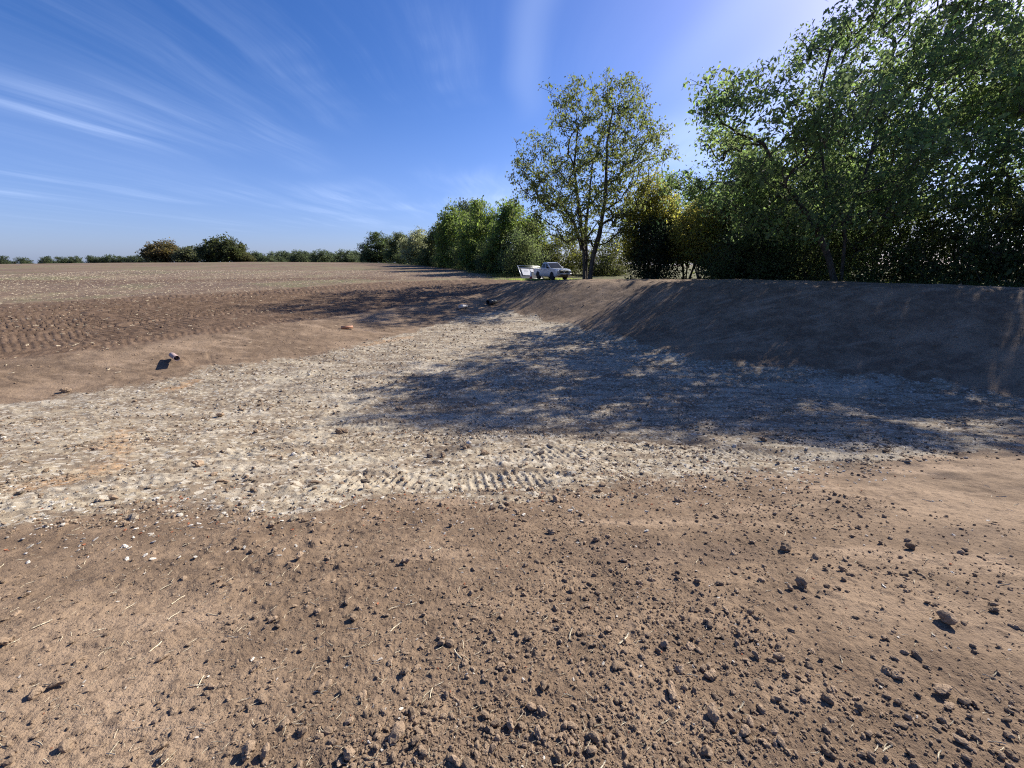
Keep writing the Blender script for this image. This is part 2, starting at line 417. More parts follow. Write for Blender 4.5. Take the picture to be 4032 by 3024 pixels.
gx, gy = ground_grid()
nr, na = gx.shape
fx, fy = gx.ravel(), gy.ravel()
ch, fi, st, gr, og = masks(fx, fy)
fz = base_z(fx, fy) + detail_z(fx, fy, ch, fi, st, gr)
idx = np.arange(nr * na).reshape(nr, na)
q = np.stack([idx[:-1], np.roll(idx, -1, 1)[:-1], np.roll(idx, -1, 1)[1:], idx[1:]], -1).reshape(-1, 4)
gv = np.concatenate([np.stack([fx, fy, fz], 1)])
gm = np_mesh('ground', gv, q[:, ::-1], smooth=True)
# close the small hole under the camera
bmg = bmesh.new()
bmg.from_mesh(gm)
bmg.verts.ensure_lookup_table()
bmg.faces.new([bmg.verts[i] for i in range(na)][::-1]).smooth = True
bmg.to_mesh(gm)
bmg.free()
pr = np.zeros(len(fx))
for pts in TRACKS:
    xs, ys = [p[0] for p in pts], [p[1] for p in pts]
    k_ = np.nonzero((fx > min(xs) - 0.7) & (fx < max(xs) + 0.7) & (fy > min(ys) - 0.7) & (fy < max(ys) + 0.7))[0]
    pr[k_] = np.maximum(pr[k_], sstep(0.42, 0.28, line_coords(fx[k_], fy[k_], pts)[0]))
for nm, arr in (('press', pr), ('chalk', ch), ('field', fi), ('strip', st), ('turf', gr), ('stain', og)):
    at = gm.attributes.new(nm, 'FLOAT', 'POINT')
    at.data.foreach_set('value', arr.astype(np.float32))


def ground_at(x, y):
    x = np.atleast_1d(np.asarray(x, float))
    y = np.atleast_1d(np.asarray(y, float))
    a, b, c, d, e = masks(x, y)
    return base_z(x, y) + detail_z(x, y, a, b, c, d)


def gz(x, y):
    return float(ground_at(x, y)[0])


def new_mat(name):
    m = bpy.data.materials.new(name)
    m.use_nodes = True
    m.node_tree.nodes.clear()
    return m, NT(m.node_tree)


def finish(t, shader):
    t.n('ShaderNodeOutputMaterial', {0: shader})


def ground_material():
    m, t = new_mat('bare_ground')
    P = t.n('ShaderNodeTexCoord').outputs['Object']
    A = {k: t.n('ShaderNodeAttribute', attribute_name=k).outputs['Fac'] for k in ('chalk', 'field', 'strip', 'turf', 'stain', 'press')}
    big = t.noise(P, 0.45, 4.0, 0.6)
    mid = t.noise(P, 2.6, 5.0, 0.65)
    fine = t.noise(P, 17.0, 4.0, 0.7)
    grit = t.noise(P, 90.0, 3.0, 0.7)
    # topsoil
    soil = t.mix(t.ramp(mid, 0.35, 0.68), (0.152, 0.105, 0.068), (0.244, 0.172, 0.112))
    soil = t.mix(t.ramp(big, 0.48, 0.66, 0, 0.75), soil, (0.305, 0.218, 0.144))
    drag = t.n('ShaderNodeMapping', {'Vector': P, 'Rotation': (0, 0, R(8)), 'Scale': (0.55, 2.3, 1.0)}).outputs[0]
    dust = t.noise(drag, 1.0, 5.0, 0.6)
    soil = t.mix(t.ramp(dust, 0.52, 0.68, 0, 0.75), soil, (0.335, 0.242, 0.163))
    soil = t.mix(t.ramp(dust, 0.46, 0.30, 0, 0.6), soil, (0.120, 0.084, 0.060))
    soil = t.mix(t.ramp(fine, 0.48, 0.70, 0, 0.7), soil, (0.095, 0.066, 0.047))
    soil = t.mix(t.ramp(grit, 0.62, 0.75, 0, 0.5), soil, (0.36, 0.28, 0.20))
    # chalky subsoil
    stretched = t.n('ShaderNodeMapping', {'Vector': P, 'Rotation': (0, 0, R(12)), 'Scale': (1.0, 2.4, 1.0)}).outputs[0]
    chk = t.mix(t.ramp(t.noise(stretched, 1.1, 5.0, 0.65), 0.36, 0.64), (0.190, 0.144, 0.100), (0.372, 0.310, 0.218))
    chk = t.mix(t.ramp(t.noise(stretched, 0.33, 3.0, 0.6), 0.50, 0.70, 0, 0.7), chk, (0.46, 0.405, 0.315))
    chk = t.mix(t.ramp(t.noise(P, 9.0, 4.0, 0.75), 0.50, 0.64, 0, 0.8), chk, (0.125, 0.088, 0.060))
    vor = t.n('ShaderNodeTexVoronoi', {'Vector': P, 'Scale': 15.0, 'Randomness': 1.0})
    lum = t.n('ShaderNodeSeparateColor', {0: vor.outputs['Color']}).outputs[0]
    chk = t.mix(t.ramp(lum, 0.80, 0.86, 0, 0.7), chk, (0.52, 0.47, 0.38))
    chk = t.mix(t.ramp(grit, 0.55, 0.70, 0, 0.6), chk, (0.13, 0.095, 0.066))
    chk = t.mix(t.math('MULTIPLY', A['press'], t.ramp(mid, 0.38, 0.58, 0, 0.6)), chk, (0.43, 0.375, 0.285))        # clay pressed smooth by the tracks
    smear = t.noise(t.n('ShaderNodeMapping', {'Vector': P, 'Rotation': (0, 0, R(-6)), 'Scale': (0.28, 1.9, 1.0)}).outputs[0], 1.0, 6.0, 0.62)
    chk = t.mix(t.ramp(smear, 0.55, 0.68, 0, 0.6), chk, (0.47, 0.41, 0.30))
    chk = t.mix(t.ramp(smear, 0.44, 0.33, 0, 0.6), chk, (0.150, 0.110, 0.074))
    # drilled field: soil with bleached straw lying about
    fld = t.mix(t.ramp(mid, 0.38, 0.66), (0.145, 0.100, 0.068), (0.215, 0.153, 0.103))
    rows = t.n('ShaderNodeMapping', {'Vector': P, 'Rotation': (0, 0, R(20)), 'Scale': (0.30, 0.055, 1.0)}).outputs[0]
    fld = t.mix(t.ramp(t.noise(rows, 1.0, 4.0, 0.6), 0.42, 0.62, 0, 0.5), fld, (0.250, 0.188, 0.124))
    fld = t.mix(t.ramp(t.noise(P, 5.0, 5.0, 0.8), 0.58, 0.70, 0, 0.5), fld, (0.38, 0.31, 0.215))
    # wheel rows running up the hill
    wv = t.n('ShaderNodeTexWave', {'Vector': t.n('ShaderNodeMapping', {'Vector': P, 'Rotation': (0, 0, R(16))}).outputs[0], 'Scale': 0.075, 'Distortion': 1.2, 'Detail': 2.0, 'Detail Scale': 0.6}, bands_direction='X').outputs[1]
    fld = t.mix(t.ramp(wv, 0.82, 1.0, 0, 0.45), fld, (0.135, 0.092, 0.066))
    band = t.noise(t.n('ShaderNodeMapping', {'Vector': P, 'Rotation': (0, 0, R(-36)), 'Scale': (0.02, 0.10, 1)}).outputs[0], 1.0, 3.0, 0.5)
    fld = t.mix(t.ramp(band, 0.50, 0.66, 0, 0.6), fld, (0.130, 0.088, 0.064))
    grn = t.math('MULTIPLY', t.ramp(t.noise(P, 0.09, 3.0, 0.6), 0.47, 0.62), t.ramp(t.noise(P, 3.0, 3.0, 0.7), 0.40, 0.60))
    fld = t.mix(t.math('MULTIPLY', grn, 0.55), fld, (0.150, 0.190, 0.070))
    stp = t.mix(t.ramp(mid, 0.35, 0.68), (0.105, 0.068, 0.045), (0.185, 0.124, 0.081))
    stp = t.mix(t.ramp(fine, 0.64, 0.76, 0, 0.5), stp, (0.40, 0.32, 0.22))
    turf = t.mix(t.ramp(mid, 0.36, 0.66), (0.085, 0.062, 0.036), (0.110, 0.125, 0.045))
    turf = t.mix(t.ramp(big, 0.50, 0.64, 0, 0.8), turf, (0.24, 0.25, 0.10))
    c = t.mix(A['field'], soil, fld)
    c = t.mix(A['strip'], c, stp)
    c = t.mix(A['turf'], c, turf)
    brk = t.ramp(t.math('ADD', A['chalk'], t.math('MULTIPLY', t.math('SUBTRACT', t.noise(P, 6.0, 6.0, 0.8), 0.5), 2.2)), 0.30, 0.72)
    c = t.mix(t.math('MULTIPLY', brk, t.ramp(A['chalk'], 0.02, 0.2)), c, chk)
    c = t.mix(t.math('MULTIPLY', A['stain'], t.ramp(fine, 0.35, 0.62, 0.0, 0.6)), c, (0.42, 0.235, 0.105))
    hgt = t.math('ADD', t.math('MULTIPLY', fine, 0.6), t.math('MULTIPLY', grit, 0.25))
    bump = t.n('ShaderNodeBump', {'Strength': 0.8, 'Distance': 0.045, 'Height': hgt}).outputs[0]
    s = t.n('ShaderNodeBsdfPrincipled', {'Base Color': c, 'Roughness': 0.95, 'Specular IOR Level': 0.15, 'Normal': bump})
    finish(t, s.outputs[0])
    return m


ground = link('ground', gm, mat=ground_material())
tag(ground, kind='structure')

# ------------------------------------------------------------------ trees
def leaf_material(name, sat=1.0):
    m, t = new_mat(name)
    oi = t.n('ShaderNodeObjectInfo')
    geo = t.n('ShaderNodeNewGeometry')
    P = t.n('ShaderNodeTexCoord').outputs['Object']
    rnd = geo.outputs['Random Per Island']
    col = t.n('ShaderNodeHueSaturation', {'Hue': t.math('MULTIPLY_ADD', t.noise(P, 0.45, 2.0), 0.10, 0.45), 'Saturation': t.math('MULTIPLY_ADD', rnd, 0.35, 0.8),
                                         'Value': t.math('MULTIPLY_ADD', rnd, 0.9, 0.55), 'Color': oi.outputs['Color']}).outputs[0]
    d = t.n('ShaderNodeBsdfPrincipled', {'Base Color': col, 'Roughness': 0.6, 'Specular IOR Level': 0.22})
    tcol = t.n('ShaderNodeHueSaturation', {'Hue': 0.492, 'Saturation': 1.05, 'Value': 2.6, 'Color': col}).outputs[0]
    tr = t.n('ShaderNodeBsdfTranslucent', {'Color': tcol})
    mx = t.n('ShaderNodeMixShader', {0: 0.5, 1: d.outputs[0], 2: tr.outputs[0]})
    finish(t, mx.outputs[0])
    return m


def bark_material():
    m, t = new_mat('bark')
    P = t.n('ShaderNodeTexCoord').outputs['Object']
    mp = t.n('ShaderNodeMapping', {'Vector': P, 'Scale': (9, 9, 1.6)}).outputs[0]
    n = t.noise(mp, 1.0, 5.0, 0.65)
    c = t.mix(t.ramp(n, 0.35, 0.65), (0.040, 0.034, 0.027), (0.115, 0.098, 0.078))
    b = t.n('ShaderNodeBump', {'Strength': 0.7, 'Distance': 0.04, 'Height': n}).outputs[0]
    s = t.n('ShaderNodeBsdfPrincipled', {'Base Color': c, 'Roughness': 0.9, 'Specular IOR Level': 0.2, 'Normal': b})
    finish(t, s.outputs[0])
    return m


M_LEAF = leaf_material('leaves')
M_BARK = bark_material()


def env_sample(rg, env, n, depth=0.85, shell=0.5, lumps=0):
    """points inside a crown given as rows (z, x_left, x_right), more of them near its skin"""
    e = np.array(sorted(env))
    zz = e[:, 0]
    wts = np.maximum(e[:, 2] - e[:, 1], 0.1) ** 2
    grid = np.linspace(zz[0], zz[-1], 200)
    cdf = np.cumsum(np.interp(grid, zz, wts))
    cdf /= cdf[-1]
    z = np.interp(rg.random(n), cdf, grid)
    xl, xr = np.interp(z, zz, e[:, 1]), np.interp(z, zz, e[:, 2])
    c, hw = (xl + xr) / 2, (xr - xl) / 2
    th = rg.random(n) * 2 * math.pi
    rr = np.maximum(rg.random(n) ** 0.5, rg.random(n) ** 0.5 * (rg.random(n) < shell))
    wob = 1 + 0.14 * np.sin(3 * th + z * 0.9) + 0.10 * np.sin(5 * th - z * 1.7)
    return np.stack([c + hw * rr * np.cos(th) * wob, hw * depth * rr * np.sin(th) * wob, z], 1)


def grow(rg, stems, targets, step=0.55, up=1.3):
    """branches from stem polylines out to every target; returns node positions, parents"""
    pos, par = [], []
    for st_ in stems:
        prev = -1
        pts = [np.array(p, float) for p in st_]
        for a, b in zip(pts[:-1], pts[1:]):
            k = max(1, int(np.linalg.norm(b - a) / step))
            for i in range(k):
                pos.append(a + (b - a) * i / k)
                par.append(prev)
                prev = len(pos) - 1
        pos.append(pts[-1])
        par.append(prev)
    nstem = len(pos)
    cap = nstem + 40 * len(targets)
    P = np.zeros((cap, 3))
    P[:nstem] = pos
    par = list(par) + [0] * (cap - nstem)
    n = nstem
    ends = []
    low = np.min(P[:nstem, 2]) + 0.0
    d0 = np.array([np.min(np.linalg.norm(P[:nstem] - t, axis=1)) for t in targets])
    for i in np.argsort(d0 + rg.random(len(d0)) * 0.8):
        T = targets[i]
        v = T - P[:n]
        d = np.linalg.norm(v, axis=1) + 1e-6
        horiz = np.hypot(v[:, 0], v[:, 1])
        pen = np.maximum(0, 0.55 * horiz - v[:, 2]) * up
        cost = d + pen * 0.8
        cost[:nstem][P[:nstem, 2] < STEM_MIN] += 3.0
        j = int(np.argmin(cost))
        a = P[j].copy()
        L = d[j]
        k = max(1, int(math.ceil(L / step)))
        pj = par[j]
        dirn = (a - P[pj]) if pj >= 0 else np.array([0, 0, 1.0])
        dirn = dirn / (np.linalg.norm(dirn) + 1e-6)
        ctrl = a + (dirn * 0.5 + np.array([0, 0, 0.25])) * L * 0.5 + rg.normal(0, 0.06 * L, 3)
        prev = j
        for s in range(1, k + 1):
            f = s / k
            P[n] = (1 - f) ** 2 * a + 2 * f * (1 - f) * ctrl + f * f * T
            par[n] = prev
            prev = n
            n += 1
            if n >= cap - 1:
                break
        ends.append(prev)
        if n >= cap - 41:
            break
    return P[:n], np.array(par[:n]), ends, nstem


STEM_MIN = 0.0


def tubes(P, par, tip_r, root_r, sides=5):
    n = len(P)
    cnt = np.zeros(n)
    haskid = np.zeros(n, bool)
    haskid[par[par >= 0]] = True
    cnt[~haskid] = 1
    order = np.argsort(-np.arange(n))
    for i in order:                          # children always come after their parents
        if par[i] >= 0:
            cnt[par[i]] += cnt[i]
    N = max(cnt.max(), 2)
    p = math.log(root_r / tip_r) / math.log(N)
    rad = tip_r * np.maximum(cnt, 1) ** p
    kids = [[] for _ in range(n)]
    for i in range(n):
        if par[i] >= 0:
            kids[par[i]].append(i)
    V, Fc = [], []
    ang = np.arange(sides) * 2 * math.pi / sides
    ca, sa = np.cos(ang), np.sin(ang)
    starts = [i for i in range(n) if par[i] < 0]
    stack = [([i], rad[i]) for i in starts]
    while stack:
        chain, _ = stack.pop()
        i = chain[-1]
        while kids[i]:
            ks = sorted(kids[i], key=lambda k: -cnt[k])
            for k in ks[1:]:
                stack.append(([i, k], 0))
            i = ks[0]
            chain.append(i)
        pts = P[chain]
        rr = rad[chain].copy()
        if par[chain[0]] >= 0 or len(kids[chain[0]]) and chain[0] not in starts:
            rr[0] = min(rr[0], rr[1] * 1.15)
        if chain[0] in starts:
            rr[0] *= 1.45
        tang = np.gradient(pts, axis=0) if len(pts) > 1 else np.array([[0, 0, 1.0]])
        tang /= np.linalg.norm(tang, axis=1)[:, None] + 1e-9
        ref = np.array([0.31, 0.95, 0.05])
        u = np.cross(tang, ref)
        u /= np.linalg.norm(u, axis=1)[:, None] + 1e-9
        v = np.cross(tang, u)
        ring = pts[:, None] + rr[:, None, None] * (u[:, None] * ca[None, :, None] + v[:, None] * sa[None, :, None])
        off = sum(len(q_) for q_ in V)
        V.append(ring.reshape(-1, 3))
        m = len(pts)
        for s in range(m - 1):
            for q_ in range(sides):
                a, b = off + s * sides + q_, off + s * sides + (q_ + 1) % sides
                Fc.append((a, b, b + sides, a + sides))
    return np.concatenate(V), np.array(Fc)


def leaves(rg, P, par, ends, per, spread, L, W, droop=0.3, back=2):
    """rhombic leaf blades round the last nodes of every twig"""
    src = []
    for e in ends:
        k, i = 0, e
        while i >= 0 and k <= back:
            src.append((i, 1.0 if k == 0 else 0.55))
            i = par[i]
            k += 1
    si = np.array([s[0] for s in src])
    ww = np.array([s[1] for s in src])
    num = rg.poisson(per * ww)
    who = np.repeat(si, num)
    n = len(who)
    c = P[who] + rg.normal(0, 1, (n, 3)) * np.array([spread, spread, spread * 0.75])
    d = rg.normal(0, 1, (n, 3))
    d[:, 2] -= droop * 2
    d /= np.linalg.norm(d, axis=1)[:, None]
    nrm = rg.normal(0, 1, (n, 3))
    s = np.cross(d, nrm)
    s /= np.linalg.norm(s, axis=1)[:, None] + 1e-9
    up = np.cross(s, d)
    sc = np.exp(rg.normal(-0.05, 0.3, n))[:, None]
    a = c
    b = c + d * L * 0.45 * sc + s * W * 0.5 * sc + up * W * 0.15
    e = c + d * L * sc
    f = c + d * L * 0.45 * sc - s * W * 0.5 * sc + up * W * 0.15
    V = np.stack([a, b, e, f], 1).reshape(-1, 3)
    return V, np.arange(4 * n).reshape(n, 4)


TREES = {}


def tree_meshes(key, seed, stems, env, nt, per, spread, L, W, root_r, tip_r=0.010, depth=0.85, droop=0.3, back=2, shell=0.5, step=0.55, stem_min=0.0, sides=5, extra=None, up=1.3, clump=0, cr=0.7):
    global STEM_MIN
    STEM_MIN = stem_min
    rg = np.random.default_rng(seed)
    if clump:
        C = env_sample(rg, env, max(4, nt // clump), depth, shell)
        T = C[rg.integers(0, len(C), nt)] + rg.normal(0, 1, (nt, 3)) * np.array([cr, cr, cr * 0.7])
    else:
        T = env_sample(rg, env, nt, depth, shell)
    if extra is not None:
        T = np.concatenate([T, extra(rg)])
    P, par, ends, ns = grow(rg, stems, T, step, up)
    tv, tf = tubes(P, par, tip_r, root_r, sides)
    lv, lf = leaves(rg, P, par, ends, per, spread, L, W, droop, back)
    TREES[key] = (np_mesh(key + '_trunk', tv, tf, True), np_mesh(key + '_crown', lv, lf))
    TREES[key][0].materials.append(M_BARK)
    TREES[key][1].materials.append(M_LEAF)


def place_tree(key, name, x, y, label, cat, color, sx=1.0, sz=None, rz=0.0, group=None, dz=-0.05):
    z = float(base_z(x, y)) + dz
    root = empty(name, (x, y, z), rz)
    tag(root, label, cat, group)
    tr, cr = TREES[key]
    for nm, me in (('trunk', tr), ('crown', cr)):
        o = link(nm, me, root)
        o.scale = (sx, sx, sz or sx)
        if nm == 'crown':
            o.color = (*color, 1)
    return root


def dome(h, w, base=0.12, top=0.25):
    """rows of a rounded crown"""
    out = []
    for f in np.linspace(0, 1, 7):
        z = h * (base + (1 - base) * f)
        k = math.sin(math.pi * min(1, (0.16 + 0.84 * f) ** 0.8 * 0.98)) ** 0.55 if f < 1 else top
        out.append((z, -w / 2 * k, w / 2 * k))
    return out


def clump_stems(rg, n, spread, h):
    out = []
    for i in range(n):
        a = i * 2 * math.pi / n + rg.uniform(-0.5, 0.5)
        q = spread * rg.uniform(0.5, 1)
        b = (0.15 * math.cos(a), 0.15 * math.sin(a), -0.1)
        out.append([b, (b[0] + q * 0.45 * math.cos(a), b[1] + q * 0.45 * math.sin(a), h * 0.5), (q * math.cos(a), q * math.sin(a), h * rg.uniform(0.85, 1.1))])
    return out


rs = np.random.default_rng(3)
# the tall open tree that stands alone by the pick-up
LONE = [(18.66, -0.4, 2.9), (17.64, -2.9, 3.7), (16.23, -5.0, 5.0), (14.6, -5.3, 6.1), (12.9, -6.1, 6.6), (10.7, -7.7, 6.6), (8.45, -7.7, 6.4), (6.4, -7.0, 6.2), (4.9, -5.4, 5.2), (3.8, -3.2, 3.6)]
tree_meshes('lone', 41, [[(-0.28, 0, -0.1), (-0.42, 0.1, 2.7), (-0.77, 0.2, 5.1), (-1.26, 0.1, 7.5), (-1.84, 0.3, 10.9), (-1.6, 0.4, 14.5)],
                         [(-0.1, 0.25, -0.1), (-0.11, 0.5, 2.7), (-0.3, 0.9, 5.1), (0.04, 1.6, 8.0), (0.3, 2.2, 11.5)],
                         [(0.25, -0.1, -0.1), (0.50, -0.2, 2.7), (0.9, -0.6, 4.7), (1.19, -0.9, 8.0), (1.08, -0.6, 12.9), (1.5, -0.4, 16.0)],
                         [(-0.60, 0.1, 3.2), (-1.6, -0.3, 5.6), (-3.0, -0.8, 7.4), (-4.6, -1.0, 8.3)]],
            LONE, 2300, 11.0, 0.20, 0.23, 0.12, 0.24, tip_r=0.013, droop=0.35, back=0, shell=0.6, clump=4, cr=0.42, step=0.6, stem_min=4.2, sides=6)
# the big leaning tree on the right bank
BIGA = [(17.4, -2.2, 1.6), (15.9, -3.8, 3.0), (14.3, -5.7, 3.7), (12.9, -7.7, 3.9), (11.7, -9.1, 3.9), (9.8, -11.8, 3.8), (7.8, -11.8, 3.7), (6.0, -8.6, 4.0), (4.2, -7.0, 4.2), (2.8, -5.0, 3.5)]
tree_meshes('big_a', 52, [[(0, 0, -0.1), (-0.92, 0, 1.9), (-1.97, -0.1, 3.4), (-3.15, -0.2, 4.7), (-5.26, -0.4, 6.9), (-6.74, -0.3, 8.9), (-8.4, 0, 9.6)],
                          [(0.85, 0.6, -0.1), (0.3, 0.6, 3.4), (-0.43, 0.5, 4.9), (-1.84, 0.4, 6.5), (-2.88, 0.3, 9.1), (-3.73, 0, 11.7), (-3.6, 0, 14.5)],
                          [(0.1, 0.55, 4.2), (0.9, 0.9, 7.0), (1.2, 1.2, 10.0), (0.6, 1.4, 13.5)]],
            BIGA, 2200, 15.5, 0.26, 0.25, 0.125, 0.19, tip_r=0.012, droop=0.35, back=0, shell=0.7, clump=17, cr=0.7, step=0.6, stem_min=3.5, sides=6)
BIGB = [(21.0, -4.5, 3.0), (18.7, -6.0, 6.0), (16.1, -6.2, 7.6), (13.4, -6.2, 8.6), (10.4, -6.2, 9.0), (7.2, -6.2, 9.0), (4.4, -5.0, 7.5)]
tree_meshes('big_b', 63, [[(0, 0, -0.1), (0.1, 0, 3.5), (0.0, 0.2, 6.5), (0.5, 0.3, 10), (0.8, 0.2, 15), (0.6, 0, 18)],
                          [(0.1, 0.05, 3.8), (1.6, 0.3, 6.6), (3.6, 0.4, 9.5), (5.0, 0.2, 12.5)],
                          [(0.05, 0.05, 4.6), (-1.4, -0.4, 7.2), (-2.8, -0.6, 10.4), (-3.0, -0.4, 14)]],
            BIGB, 2200, 12.0, 0.29, 0.27, 0.135, 0.27, tip_r=0.013, droop=0.35, back=0, shell=0.7, clump=18, cr=0.75, step=0.65, stem_min=3.0, sides=6)
# thickets under them
for k in range(3):
    tree_meshes('thicket%d' % k, 70 + k, clump_stems(rs, 7, 1.5, 3.0), dome(5.2, 5.8, 0.0), 640, 9.5, 0.28, 0.18, 0.10, 0.06, tip_r=0.010, depth=0.9, droop=0.2, back=2, shell=0.8, clump=7, cr=0.5, step=0.5)
# round-headed hedgerow trees
for k in range(3):
    tree_meshes('hedge_tree%d' % k, 80 + k, [[(0, 0, -0.1), (0.2, 0, 2.0), (0, 0.1, 5.5), (0.2, 0, 8.0)], [(0.1, 0, 1.2), (-0.9, 0.4, 4), (-1.4, 0.2, 6.5)], [(0.1, 0, 1.6), (1.0, -0.3, 4.2), (1.6, -0.2, 6.8)]],
                dome(10.2, 7.4, 0.05), 950, 16.0, 0.34, 0.30, 0.18, 0.20, tip_r=0.012, depth=0.9, droop=0.25, back=1, shell=0.85, clump=9, cr=0.65, step=0.7)
# yellowing thorn with open stems
tree_meshes('thorn', 90, clump_stems(rs, 9, 1.9, 3.6), dome(7.6, 6.8, 0.28), 800, 16.0, 0.34, 0.20, 0.12, 0.07, tip_r=0.009, depth=0.9, droop=0.3, back=1, shell=0.5, step=0.55, stem_min=1.6)
tree_meshes('slim', 91, [[(0, 0, -0.1), (0.1, 0, 4), (0.3, 0, 9)], [(0.3, 0.2, -0.1), (0.9, 0.2, 4), (1.4, 0, 8)], [(-0.3, 0.1, -0.1), (-0.9, 0, 3.5), (-1.2, 0, 7.5)]],
            dome(12.2, 6.4, 0.2), 800, 16.0, 0.36, 0.26, 0.15, 0.12, tip_r=0.010, depth=0.9, droop=0.4, back=1, shell=0.5, step=0.6, stem_min=2)
# far trees
for k in range(3):
    tree_meshes('far%d' % k, 95 + k, [[(0, 0, -0.1), (0, 0, 2.5), (0.2, 0, 6)]], dome(8, 11 - k * 1.4, 0.10), 360, 11.0, 0.5, 0.5, 0.32, 0.26, tip_r=0.02, depth=0.8, droop=0.2, back=1, shell=0.9, clump=8, cr=0.8, step=1.0, sides=4)

tree_meshes('oak', 99, [[(0, 0, -0.1), (0, 0, 2.0), (0.2, 0, 6)], [(0, 0, 1.2), (2.2, 0, 3.2)], [(0, 0, 1.4), (-2.2, 0.3, 3.4)]], dome(8, 11.5, 0.06), 620, 15.0, 0.5, 0.48, 0.34, 0.3, tip_r=0.02, depth=0.85, droop=0.2, back=1, shell=0.9, step=1.0, clump=8, cr=0.75, sides=4)
GREEN = (0.108, 0.152, 0.058)
DARK = (0.052, 0.072, 0.030)
YEL = (0.190, 0.190, 0.050)
BRT = (0.098, 0.135, 0.038)
SIL = (0.180, 0.195, 0.105)
RUST = (0.092, 0.076, 0.032)

place_tree('lone', 'ash_tree', 7.96, 42.3, 'tall lone tree with open airy crown and forked trunk beside the pick-up', 'tree', (0.092, 0.110, 0.034))
place_tree('big_a', 'leaning_tree', 21.9, 26.8, 'big leafy tree whose trunk leans left from the right bank', 'tree', GREEN, 1.0, 0.94)
place_tree('big_b', 'broad_tree', 27.9, 31.0, 'very tall broad tree behind the leaning tree on the right bank', 'tree', GREEN, 0.97, 1.03)
place_tree('big_b', 'broad_tree', 33.9, 26.4, 'tall spreading tree at the right edge with streaming branches', 'tree', (0.112, 0.158, 0.058), 1.02, 0.95, R(200))
# thicket along the rim on the right: x, y, scale, height scale, turn, variant, label
TH = [(19.2, 33.6, 0.95, 0.85, 0, 0, 'dark thicket left of the leaning trunk, on the rim of the bank'),
      (22.6, 31.4, 1.0, 0.95, 1.1, 1, 'dark thicket just behind the leaning trunk'),
      (25.2, 27.6, 0.95, 0.95, 2.3, 2, 'dark shady thicket right of the leaning trunk'),
      (27.2, 24.2, 1.0, 1.2, 0.6, 0, 'dark thicket with a bare grey stem, right part of the rim'),
      (29.4, 21.6, 1.15, 1.6, 3.0, 1, 'dark thicket at the right edge of the photo, on the rim'),
      (31.4, 18.2, 1.1, 1.3, 4.1, 2, 'dark thicket past the right edge of the photo'),
      (25.8, 35.0, 1.0, 0.8, 2.8, 2, 'thicket in the back row left of the tall broad tree')]
for x, y, s, sz, rz, k, lab in TH:
    place_tree('thicket%d' % k, 'thicket', x, y, lab, 'bush', (0.070, 0.092, 0.036), s, sz, rz, 'thickets along the right bank')
place_tree('thicket2', 'holly_bush', 14.7, 41.0, 'dark dense holly bush right of the lone tree', 'bush', (0.022, 0.036, 0.018), 1.0, 1.15, 0.4)
place_tree('slim', 'slender_tree', 14.6, 43.4, 'slender yellow green tree right behind the lone tree', 'tree', YEL, 0.95, 0.88, 0.7)
place_tree('thorn', 'thorn_tree', 18.1, 38.2, 'yellowing thorn with many thin bare stems on the right bank', 'tree', YEL, 0.95, 1.0, 0.2)
place_tree('thorn', 'thorn_tree', 22.4, 36.0, 'dull green thorn between the yellowing thorn and the leaning tree', 'tree', GREEN, 1.0, 1.0, 2.4)
place_tree('hedge_tree1', 'dark_tree', 22.6, 39.6, 'dark dense tree behind the yellowing thorn', 'tree', (0.062, 0.074, 0.032), 1.1, 1.08, 0.9)
place_tree('slim', 'slender_tree', 18.6, 42.6, 'dull green slender tree behind the yellowing thorn', 'tree', GREEN, 1.0, 0.72, 3.1)
place_tree('hedge_tree2', 'dark_tree', 33.5, 44.0, 'dark dense tree behind the leaning tree', 'tree', DARK, 1.3, 1.2, 2.9)
